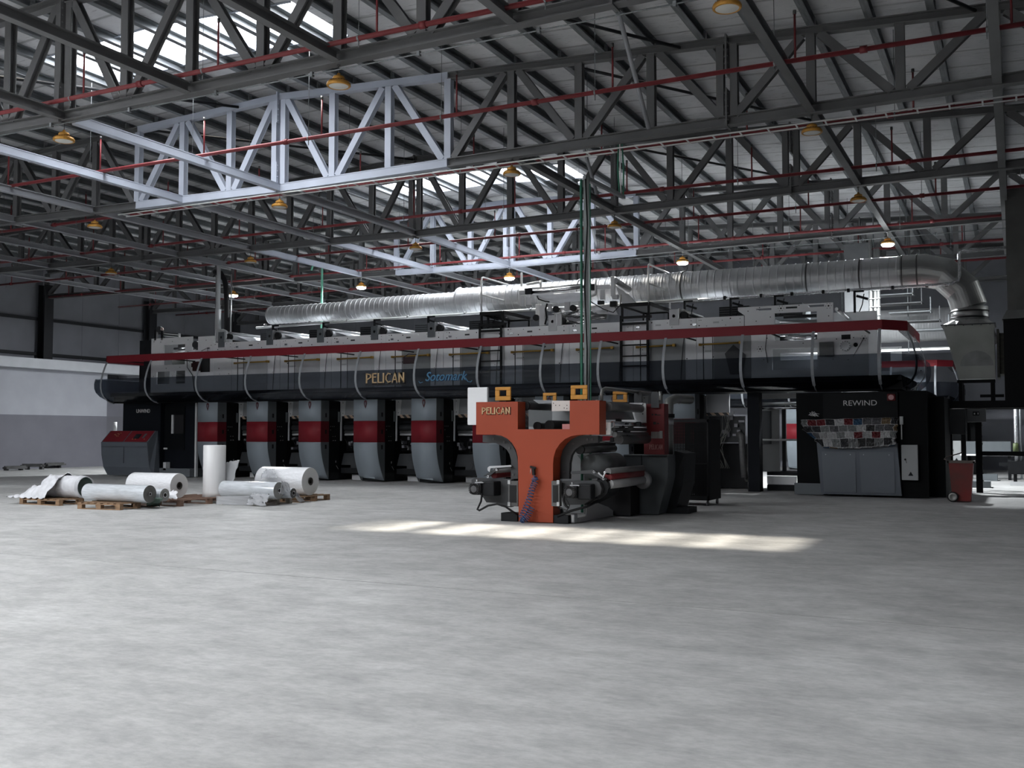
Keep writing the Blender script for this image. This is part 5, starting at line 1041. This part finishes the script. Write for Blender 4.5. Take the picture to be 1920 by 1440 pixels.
# cables
m = MB(); m.tube([PY(904, 925, 16.6), PY(902, 940, 16.55), PY(895, 955, 16.5), PY(899, 957, 16.5), PY(915, 948, 16.5), PY(932, 945, 16.5), PY(948, 950, 16.55), PY(962, 960, 16.6), PY(972, 965, 16.68)], .02, 8); m.build('motor_cable', rubber, t)
m = MB(); m.tube([PY(1058, 925, 16.5), PY(1056, 938, 16.5), PY(1060, 948, 16.5), PY(1066, 952, 16.45)], .02, 8); m.tube([PY(1062, 936, 16.42), PY(1068, 948, 16.4), PY(1063, 957, 16.4), PY(1046, 950, 16.5), PY(1050, 956, 16.5)], .008, 6); m.tube([PY(1045, 968, 16.62), PY(1070, 958, 16.6), PY(1100, 950, 16.66), PY(1120, 940, 16.9)], .022, 8); m.build('motor_cable', rubber, t)
# air gun with coiled hose
t = thing('air_gun', 'black air blow gun hanging on the orange post', 'air gun', (PY(999, 885, 16.56).x, 16.56, PY(999, 885, 16.56).z))
m = MB(); p = PY(1000, 878, 16.55); q = PY(1001, 891, 16.55); m.bar(p, q, .05, .05); a = PY(994, 875, 16.55); b_ = PY(1005, 878, 16.55); m.bar(a, b_, .03, .04); m.build('gun_body', rubber, t, bevel=.006)
m = MB(); m.tube([PY(995, 879, 16.54), PY(994.5, 888, 16.54)], .006, 6); m.build('trigger', alu, t)
m = MB(); p = PY(1000, 891, 16.5); q = PY(985, 972, 16.45); pts = []
path = [PY(1001, 892, 16.5), PY(1004, 902, 16.5), PY(998, 915, 16.5), PY(993, 935, 16.48), PY(985, 955, 16.46), PY(977, 972, 16.44), PY(983, 977, 16.42), PY(990, 966, 16.44), PY(998, 951, 16.5)]
N = 520; L = len(path)-1
for i in range(N+1):
    f = i/N*L; k = min(int(f), L-1); c0 = path[k].lerp(path[k+1], f-k); a = i*2*pi/18; rr_ = .04 if i > 20 else .01
    d = (path[k+1]-path[k]).normalized(); s1 = d.cross(Vector((0, 1, 0))).normalized(); pt = c0 + s1*rr_*1.4*cos(a) + Vector((0, 1, 0))*rr_*sin(a)*.8; pt.z = max(pt.z, .012); pts.append(pt)
m.tube(pts, .009, 5); tag(m.build('coiled_hose', mat('blue_hose', (.035, .065, .15), .35)), 'blue coiled air hose hanging down the orange post to the floor', 'hose')
# ------------------------------------------------------------------ black perforated chiller on castors
perf = bpy.data.materials.new('perforated_black'); perf.use_nodes = True; nt = perf.node_tree; b = nt.nodes['Principled BSDF']; b.inputs['Base Color'].default_value = (.005, .005, .006, 1); b.inputs['Roughness'].default_value = .6; b.inputs['Specular IOR Level'].default_value = .2
t = thing('perforated_chiller', 'black perforated sheet chiller cabinet on castors right of the orange machine', 'chiller', (-6.65, 22.6, 0))
c0 = PZ(1257, 945, .0); x0, x1, y0, y1, zt = -6.98, -6.12, 22.1, 23.1, PY(1295, 787, 22.1).z
m = MB(); m.box(x0+.5, x1-.02, y0+.15, y1-.1, .2, zt-.1); m.box(x0+.02, x1-.02, y0+.1, y1-.1, .14, .2); m.build('inner_dark_block', dark, t)
rim_ = .035
def perf_panel(z0, z1, xa, xb, y, sp, rad, name):
    """sheet with real square holes laid out on a grid"""
    m = MB(); nx = int((xb-xa)/sp); nz_ = int((z1-z0)/sp); sx = (xb-xa)/nx; sz = (z1-z0)/nz_
    for j in range(nz_): m.box(xa, xb, y, y+.004, z0+j*sz, z0+j*sz+(sz-rad))
    for i in range(nx+1): m.box(xa+i*sx-(sx-rad)/2, xa+i*sx+(sx-rad)/2, y, y+.004, z0, z1)
    return m.build(name, perf, t)
perf_panel(.95, zt-.06, x0+.04, x1-.04, y0, .034, .012, 'upper_grille'); perf_panel(.22, zt-.06, x0+.04, x1-.04, y1, .038, .024, 'back_grille'); perf_panel(.22, .92, x0+.04, x1-.04, y0, .038, .018, 'lower_grille')
m = MB()
for xa, xb in ((x0, x0+.04), (x1-.04, x1)): m.box(xa, xb, y0-.01, y0+.03, .12, zt)
for za, zb in ((.12, .22), (.92, .95), (zt-.06, zt)): m.box(x0, x1, y0-.01, y0+.03, za, zb)
m.box(x0, x1, y0, y1, zt, zt+.015); m.box(x1-.01, x1, y0, y1, .12, zt); m.build('frame', perf, t, bevel=.004)
for x in (x0+.08, x1-.06):
    for y in (y0+.1, y1-.1):
        m = MB(); m.cyl((x-.02, y, .055), (x+.02, y, .055), .055, 14); w1 = m.build('castor', mat('castor_grey', (.14, .14, .14), .4), t); m = MB(); m.bar((x, y+.03, .13), (x, y+.02, .06), .05, .015); m.build('fork', alu, w1)
# ------------------------------------------------------------------ pallets
wood = mat('pallet_wood', (.27, .17, .10), .75, 0, .35, 5, stretch=(.6, 6, 6)); wood2 = mat('pallet_wood_grey', (.30, .27, .23), .75, 0, .3, 5, stretch=(.6, 6, 6))
def pallet(label, c, w_, d_, rz, mt):
    t = thing('pallet', label, 'pallet', (c[0], c[1], 0), 'wooden pallets'); R = Matrix.Rotation(rz, 3, 'Z'); C0 = Vector((c[0], c[1], 0))
    def bb(name, x0, x1, y0, y1, z0, z1):
        m = MB(); vs = [R @ Vector((x, y, z)) + C0 for z in (z0, z1) for y in (y0, y1) for x in (x0, x1)]
        m.add(vs, [(0,2,3,1),(4,5,7,6),(0,1,5,4),(1,3,7,5),(3,2,6,7),(2,0,4,6)]); return m.build(name, mt, t)
    n = 7
    for k in range(n): x = -w_/2 + k*(w_-.1)/(n-1); bb('deck_board', x, x+.1, -d_/2, d_/2, .118, .138)
    for y in (-d_/2, -.05, d_/2-.1): bb('stringer_board', -w_/2, w_/2, y, y+.1, .098, .118)
    for x in (-w_/2, -.06, w_/2-.12):
        for y in (-d_/2, -.05, d_/2-.1): bb('block', x, x+.12, y, y+.1, .02, .098)
    for y in (-d_/2, -.05, d_/2-.1): bb('skid_board', -w_/2, w_/2, y, y+.1, 0.0, .02)
pallet('leftmost wooden pallet, under the cloth wrapped roll', (-19.66, 16.35), 1.34, 1.15, -.03, wood)
pallet('brown wooden pallet under the front clear film roll', (-17.42, 15.95), 1.13, 1.15, .10, wood)
pallet('low reddish wooden pallet under the standing film roll', (-17.17, 17.75), 1.42, 1.9, 0, mat('pallet_reddish', (.24, .15, .11), .75, 0, .3, 5))
pallet('wooden pallet mostly hidden under the big white roll, left of the standing one', (-18.68, 17.53), 1.4, 1.1, 0, wood)
pallet('grey film covered pallet under the right clear film roll', (-15.5, 18.2), 1.15, 1.05, .06, wood2)
pallet('dark pallet behind the right one, under the big white roll', (-15.5, 19.55), 1.2, 1.15, .04, wood)
# ------------------------------------------------------------------ film rolls
filmw = mat('wrapped_white_film', (.74, .75, .77), .28, 0, .10, 14, bump=.5, bscale=9, stretch=(1, 3, 3)); filmc = mat('clear_film_roll', (.60, .63, .66), .16, .12, .22, 9, stretch=(.5, 4, 4)); card = mat('core_dark', (.03, .026, .022), .7)
paper = mat('roll_side_white', (.62, .62, .61), .55); enddisc = mat('roll_side_dark', (.12, .12, .115), .45, 0, .2, 12); enddiscg = mat('roll_side_grey', (.25, .25, .24), .5)
def film_roll(label, px0, px1, py, Y, r, mt, side, core_r, tilt=0, ring=True):
    a = PY(px0, py, Y); b_ = PY(px1, py, Y); z = .138 + r
    t = thing('film_roll', label, 'film roll', ((a.x+b_.x)/2, Y, z-r), 'plastic film rolls on pallets')
    A = Vector((a.x, Y + tilt, z)); B = Vector((b_.x, Y, z)); ax = (B-A).normalized(); L_ = (B-A).length
    m = MB(); m.lathe(A, [(core_r, .0), (r*.97, .0), (r, .02), (r, L_-.02), (r*.985, L_)], 36, axis=ax); m.build('wound_film', mt, t)
    m = MB(); m.lathe(A, [(r*.985, L_), (r*.6, L_-.002), (core_r*1.05, L_-.004)], 36, axis=ax); m.build('roll_side', side, t)
    m = MB(); m.lathe(A, [(core_r*1.25, L_+.012), (core_r*.8, L_+.012), (core_r*.8, L_-.3), (core_r*.8, L_-.6), (.0, L_-.62)], 20, axis=ax); m.build('core', card, t)
    if ring: m = MB(); m.lathe(A, [(core_r*.85, L_+.014), (core_r*1.15, L_+.014)], 20, axis=ax); m.build('core_ring', whited, t)
    return t
film_roll('front clear film roll with dark round end on the brown pallet', 165, 281, 920, 15.9, .185, filmc, enddisc, .035)
film_roll('small clear film roll peeping out behind the front roll', 215, 309, 920, 16.33, .14, filmc, enddiscg, .05)
film_roll('big white wrapped film roll left of the standing roll', 252, 336, 910, 17.35, .28, filmw, paper, .07, ring=False)
film_roll('long glossy film roll on the grey pallet right of the standing roll', 420, 523, 912, 18.05, .19, filmc, enddiscg, .045)
film_roll('small film roll in loose film beside the long glossy roll', 500, 550, 917, 18.45, .115, filmc, enddisc, .045)
film_roll('biggest white wrapped film roll at the right end of the pallets', 494, 582, 899, 19.5, .33, filmw, paper, .075, ring=False)
# loose skirt of film around the big rolls' ends
def crumple(name, label, pts, mt, seed, amp=.05, nu=16, nv=12, cat='film sheet', up=None, hump=.0):
    r = random.Random(seed); P0, P1, P2, P3 = [Vector(p) for p in pts]; vs = []; ph = [r.random()*6 for _ in range(6)]
    for i in range(nu+1):
        for j in range(nv+1):
            u, v_ = i/nu, j/nv; p = (P0*(1-u)+P1*u)*(1-v_) + (P3*(1-u)+P2*u)*v_
            p.z += hump*(sin(pi*u)**1.2)*(sin(pi*v_)**.8)*(1+.3*sin(u*7+ph[4]))
            d = amp*(sin(u*13+ph[0]+v_*5)*.6+sin(v_*17+ph[1]+u*9)*.5+sin((u-v_)*25+ph[2])*.4+sin((u+v_)*37+ph[3])*.25)
            p += Vector((d*.5, d*.6, abs(d))); p.z = max(p.z, .004); vs.append(p)
    m = MB(); m.add(vs, [(i*(nv+1)+j, (i+1)*(nv+1)+j, (i+1)*(nv+1)+j+1, i*(nv+1)+j+1) for i in range(nu) for j in range(nv)], 0, True)
    o = m.build(name, mt); s_ = o.modifiers.new('thick', 'SOLIDIFY'); s_.thickness = .004; tag(o, label, cat); return o
scrap = glassmat('loose_film', (.85, .86, .87), (.62, .63, .65), .4)
a = PZ(402, 932, .14); r0 = .255; zt = PY(402, 835, a.y).z
a.x = PY(402, 880, a.y+.2).x
t = thing('standing_film_roll', 'tall white film roll standing upright on the reddish pallet', 'film roll', (a.x, a.y+.2, .138))
m = MB(); m.lathe((a.x, a.y+.2, .138), [(0, 0), (r0*1.05, 0), (r0*1.03, .1), (r0, .25), (r0, zt-.138-.01), (r0*.97, zt-.138)], 40); m.build('wound_film', mat('standing_white_film', (.66, .66, .66), .3, 0, .08, 3, stretch=(4, 4, .3)), t)
m = MB(); m.lathe((a.x, a.y+.2, zt), [(r0*.97, 0), (.09, -.003), (.06, -.003), (.06, -.4), (0, -.4)], 40); m.build('top_face', paper, t)
crumple('film_sheet', 'translucent film sheet leaning against the standing roll', [PY(402, 930, 18.3), PY(432, 930, 18.3), PY(449, 863, 18.4), PY(424, 868, 18.4)], scrap, 3, .02, 10, 10)
crumple('film_sheet', 'crumpled clear film spilling from the grey pallet to the floor', [PZ(462, 948, .01), PZ(498, 950, .01), PY(505, 927, 17.7), PY(470, 927, 17.7)], scrap, 5, .035)
crumple('film_sheet', 'thin film wrapped over the front edge of the grey pallet', [PZ(405, 946, .004), PZ(466, 948, .004), PY(470, 930, 17.66), PY(406, 931, 17.66)], scrap, 15, .006)
crumple('film_sheet', 'loose clear film draped between the long roll and the small roll', [PY(524, 928, 17.8), PY(546, 925, 18.3), PY(540, 906, 18.35), PY(528, 902, 18.0)], scrap, 6, .015)
crumple('film_sheet', 'clear film tail hanging off the right pallet', [PZ(560, 943, .01), PZ(573, 941, .01), PY(556, 925, 18.8), PY(548, 922, 18.8)], scrap, 9, .03, 8, 8)
crumple('film_sheet', 'folded film flap at the left end of the biggest white roll', [PY(488, 898, 18.9), PY(520, 897, 18.9), PY(512, 880, 19.2), PY(497, 882, 19.2)], scrap, 11, .03, 8, 8)
crumple('film_bundle', 'small crumpled green tinted film bundle hanging between the left pallets', [PZ(276, 951, .01), PZ(300, 951, .01), PY(304, 935, 16.0), PY(276, 934, 16.0)], mat('green_film', (.16, .22, .19), .25, 0, .4, 20), 12, .03, 8, 8, 'film bundle')
crumple('film_bundle', 'small white crumpled film bundle in front of the big white roll', [PY(306, 936, 16.6), PY(331, 937, 16.6), PY(333, 922, 16.8), PY(306, 923, 16.8)], filmw, 13, .03, 8, 8, 'film bundle')
# cloth wrapped roll on the leftmost pallet
t = thing('wrapped_roll', 'lumpy roll wrapped in white cloth and film on the leftmost pallet', 'film roll', (-19.6, 16.4, .138))
cloth = mat('white_cloth', (.60, .605, .63), .55, 0, .15, 8, bump=.5, bscale=12)
A = Vector((PY(95, 905, 16.4).x, 16.4, .138+.25)); Bx = PY(160, 905, 16.4).x
m = MB(); n = 26; k = 16; rings = []
for i in range(k+1):
    f = i/k; x = A.x + (Bx-A.x)*f
    for j in range(n):
        a = 2*pi*j/n; rr_ = .25*(1+.035*sin(a*5+i*1.3)+.03*sin(i*2.1+a*2)) * (1 if f < .9 else 1-.05*(f-.9)*10); rings.append((x+.02*sin(a*4), 16.4+rr_*cos(a), max(.14, .388+rr_*sin(a))))
m.add(rings, [(i*n+j, i*n+(j+1) % n, (i+1)*n+(j+1) % n, (i+1)*n+j) for i in range(k) for j in range(n)], 0, True); m.build('cloth_tube', cloth, t)
m = MB(); m.lathe((Bx, 16.4, .388), [(.24, 0), (.20, -.06), (.17, -.10), (.1, -.12), (.0, -.12)], 24, axis=(1, 0, 0)); m.build('roll_end', mat('dark_green_film', (.04, .07, .06), .3), t)
m = MB()
for q_ in range(3): m.lathe((Bx-.03*q_, 16.4, .388), [(.245+.006*q_, 0), (.235, .03), (.225, .02)], 26, axis=(1, 0, 0))
m.build('cloth_cuff', cloth, t)
r = random.Random(4); m = MB(); nu, nv = 30, 20; vs = []
xa, xb = PY(36, 930, 16.1).x, PY(122, 930, 16.3).x
for i in range(nu+1):
    for j in range(nv+1):
        u, v_ = i/nu, j/nv; x = xa+(xb-xa)*u; y = 15.75+1.15*v_
        h = (.08+.62*max(0, u-.12)**1.0)*min(1, u*6)*(1-.2*max(0, u-.8)*5)*max(0, sin(pi*v_))**.6 + .07*(sin(u*16+v_*7)+sin(v_*19+u*9))*sin(pi*v_)*.6*min(1, u*4+.4) + .03*sin(u*40+v_*13)
        vs.append((x+.04*sin(v_*9), y, .14+max(0, h)))
m.add(vs, [(i*(nv+1)+j, (i+1)*(nv+1)+j, (i+1)*(nv+1)+j+1, i*(nv+1)+j+1) for i in range(nu) for j in range(nv)], 0, True); m.build('cloth_heap', cloth, t)
# bars lying along the partition wall
t0 = None
for k, (pa, pb_, hh) in enumerate((((-6, 882), (33, 881), .14), ((34, 880), (72, 880), .2), ((70, 878), (104, 877), .2))):
    a, b_ = PZ(*pa) + Vector((.4, 0, 0)), PZ(*pb_) + Vector((.4, 0, 0))
    m = MB(); dd = (b_-a).normalized(); nn = Vector((-dd.y, dd.x, 0))
    for q_ in range(3): o_ = nn*(-.16*q_); m.bar(a+o_+Vector((0, 0, hh-.03+.05*(q_ % 2))), b_+o_+Vector((0, 0, hh-.03+.05*(q_ % 2))), .12, .08)
    for f in (.15, .85): p = a.lerp(b_, f); m.box(p.x-.1, p.x+.1, p.y-.05, p.y+.05, 0, hh-.06)
    tag(m.build('bar_bundle', mat('bar_grey', (.09, .09, .09), .5, .3, .3, 5)), ('bundle of dark metal bars on the floor by the partition, left piece', 'bundle of dark metal bars on the floor by the partition, middle piece', 'bundle of dark metal bars on the floor by the partition, nearest the press')[k], 'bars')
# ------------------------------------------------------------------ right edge: steel stand, boxes, air handler, bin
t = thing('steel_stand', 'black steel stand with beams carrying the hopper at the right edge', 'stand', (-1, 30.3, 0)); bs = mat('stand_black', (.006, .006, .007), .6, spec=.15)
def bs_(name, x0, x1, y0, y1, z0, z1): m = MB(); m.box(x0, x1, y0, y1, z0, z1); m.build(name, bs, t)
bs_('post', -1.84, -1.58, 30.0, 30.25, 0, 2.30); bs_('post', -1.02, -.86, 30.3, 30.5, 0, 2.28); bs_('post', -1.45, -1.33, 32, 32.2, 0, 3.0)
bs_('main_beam', -1.9, 1.2, 30.0, 30.3, 2.28, 2.48); bs_('main_beam', -1.9, 1.2, 31.6, 31.8, 2.28, 2.48)
for x in (-1.42, -.62): bs_('hopper_post', x, x+.1, 30.45, 30.55, 2.48, 3.06); bs_('hopper_post', x, x+.1, 31.2, 31.3, 2.48, 3.06)
bs_('hopper_beam', -1.45, -.5, 30.43, 30.55, 2.98, 3.07); bs_('low_beam', -.9, 1.2, 30.3, 30.4, 1.0, 1.12); bs_('cross_beam', -.9, -.3, 31.0, 31.1, 2.6, 2.68)
m = MB()
for z in (.3, .5, .75, .9, 1.05, 1.3, 1.5, 1.8): m.box(-.86, -.84, 30.33, 30.4, z, z+.05)
m.build('bolt_heads', boltm, t)
def boxy(name, label, cat, x0, x1, y0, y1, z0, z1, mt, extra=None):
    t = thing(name, label, cat, ((x0+x1)/2, y0, z0)); m = MB(); m.box(x0, x1, y0, y1, z0, z1); m.build('housing', mt, t, bevel=.01)
    if extra: extra(t)
    return t
def ex1(t):
    m = MB(); m.box(-1.22, -1.21, 29.76, 29.98, 1.62, 2.24); m.build('door_edge', dark, t); m = MB(); m.cyl((-1.78, 29.75, 1.95), (-1.78, 29.73, 1.95), .02, 8); m.build('lock', alu, t)
boxy('control_box', 'dark grey control box hanging under the stand beam above the bin', 'control box', -1.82, -1.24, 29.76, 29.98, 1.58, 2.27, mat('box_dark_grey', (.045, .048, .05), .5), ex1)
def ex2(t):
    m = MB(); m.box(-1.06, -.90, 29.93, 29.95, 2.08, 2.19); m.build('display', rubber, t); m = MB(); m.box(-1.03, -1.0, 29.92, 29.93, 2.11, 2.15); m.box(-.94, -.92, 29.92, 29.93, 2.11, 2.16); m.build('display_mark', lab, t)
boxy('meter_box', 'grey meter box with a small dark display beside the control box', 'meter box', -1.2, -.74, 29.95, 30.2, 1.91, 2.26, mat('box_mid_grey', (.10, .105, .11), .5), ex2)
t = thing('air_handler', 'big matt black air handling unit at the right picture edge', 'air handler', (.4, 30.2, 2.48))
m = MB(); m.box(-.27, 1.3, 30.0, 31.6, 2.48, 4.62); m.build('housing', bs, t)
m = MB(); m.box(-.38, -.27, 30.2, 31.4, 3.2, 4.3); m.box(-.44, -.38, 30.1, 31.4, 3.1, 4.4); m.build('inlet_flange', mat('inlet_brownish', (.05, .048, .04), .6, .2, .4, 12), t)
t = thing('air_riser', 'dull sheet metal riser duct standing on the black air handler', 'duct', (.4, 30.4, 4.62))
m = MB(); m.box(-.16, 1.3, 30.2, 31.5, 4.9, 8.2); m.build('riser', mat('riser_sheet', (.12, .12, .115), .45, .6, .2, 2), t); m = MB(); m.add([(-.30, 30.05, 4.66), (1.4, 30.05, 4.66), (1.4, 31.6, 4.66), (-.30, 31.6, 4.66), (-.18, 30.15, 4.9), (1.3, 30.15, 4.9), (1.3, 31.5, 4.9), (-.18, 31.5, 4.9)], [(0,1,5,4),(1,2,6,5),(2,3,7,6),(3,0,4,7),(4,5,6,7),(0,3,2,1)]); m.build('base_flange', ductp, t)
# duct pieces at back of the stand
m = MB(); m.tube([(-.62, 30.7, 4.4), (-.5, 30.7, 4.2), (-.46, 30.7, 4.05)], .10, 12); tag(m.build('pale_elbow', whitep), 'short pale pipe elbow beside the hopper', 'pipe')
# red wheelie bin
t = thing('wheelie_bin', 'worn red wheelie bin with grey rim at the right below the control box', 'bin', (-1.2, 26.3, 0)); bx, by = -1.22, 26.2
redbin = mat('bin_red', (.17, .022, .02), .5, 0, .5, 2.2, dirt=(.10, .035, .03))
m = MB()
v = [(bx-.17, by-.18, .02), (bx+.22, by-.18, .02), (bx+.22, by+.25, .02), (bx-.17, by+.25, .02), (bx-.24, by-.24, .93), (bx+.29, by-.24, .93), (bx+.29, by+.32, .93), (bx-.24, by+.32, .93)]
m.add(v, [(0,1,5,4),(1,2,6,5),(2,3,7,6),(3,0,4,7),(0,3,2,1)]); o = m.build('body', redbin, t); s_ = o.modifiers.new('thick', 'SOLIDIFY'); s_.thickness = .012
m = MB(); m.box(bx-.27, bx+.32, by-.27, by-.23, .91, .96); m.box(bx-.27, bx+.32, by+.31, by+.35, .91, .96); m.box(bx-.27, bx-.23, by-.27, by+.35, .91, .96); m.box(bx+.28, bx+.32, by-.27, by+.35, .91, .96); m.build('rim', mat('bin_rim', (.12, .10, .09), .6), t)
m = MB(); m.tube([(bx-.23, by-.24, .95), (bx-.33, by-.24, 1.0), (bx-.30, by-.1, 1.04), (bx+.05, by+.1, 1.15)], .014, 6); m.build('handle', mat('bin_rim', (0, 0, 0)), t)
for yy in (-.26, .30):
    m = MB(); m.lathe((bx-.16, by+yy, .12), [(0, 0), (.05, 0), (.055, -.01), (.09, -.01), (.095, 0), (.12, 0), (.12, .04), (0, .04)], 24, axis=(0, 1, 0), ms=[1, 1, 1, 1, 0, 0, 0]); m.build('wheel', [rubber, mat('hub_grey', (.30, .30, .29), .4, .5)], t)
# far right background: work table, pipes, pump
t = thing('work_table', 'low grey bench with bright top edge far behind the stand', 'bench', (-.9, 39, 0))
a, b_ = PY(1806, 851, 39), PY(1895, 828, 39)
m = MB(); m.box(a.x, b_.x, 39, 39.6, a.z, b_.z); m.build('front_panel', covs, t); m = MB(); m.box(a.x-.1, b_.x+.1, 38.9, 39.7, a.z-.06, a.z-.0); m.build('top_edge', white, t)
for x in (a.x, b_.x-.1): m = MB(); m.box(x, x+.1, 39, 39.6, 0, a.z-.06); m.build('leg', dark, t)
t = thing('riser_pipes', 'foil wrapped vertical pipes with green valve at the right edge', 'pipes', (-.5, 35, 0))
a = PY(1905, 800, 35); m = MB(); m.cyl((a.x, 35, .5), (a.x, 35, 2.9), .06, 10); m.build('wrapped_pipe', mat('foil_wrap', (0, 0, 0)), t); m = MB(); m.cyl((a.x+.12, 35, .2), (a.x+.12, 35, 2.9), .03, 8); m.build('thin_pipe', galv, t)
m = MB(); m.cyl((a.x-.02, 34.95, 1.0), (a.x-.02, 34.95, 1.3), .08, 10); m.build('valve', mat('valve_green', (.06, .08, .03), .5), t)
m = MB(); m.box(a.x-.25, a.x+.3, 34.9, 35.4, .35, .75); m.box(a.x-.5, a.x-.2, 34.95, 35.05, .6, .7); m.box(a.x-.2, a.x+.25, 34.9, 35.3, 0, .12, 1); m.box(a.x-.1, a.x, 35, 35.1, .12, .35); m.build('pump', [dark, whited], t)
for k, (x0, y0, x1, y1, Y) in enumerate(((1823, 920, 1857, 903, 33), (1838, 897, 1870, 890, 38))):
    a, b_ = PY(x0, y0, Y), PY(x1, y1, Y); m = MB(); m.box(a.x, b_.x, Y, Y+.8, 0, max(.12, b_.z)); tag(m.build('floor_box', covs), ('low grey box on the floor behind the red bin', 'flat dark box on the floor further behind the stand')[k], 'box')
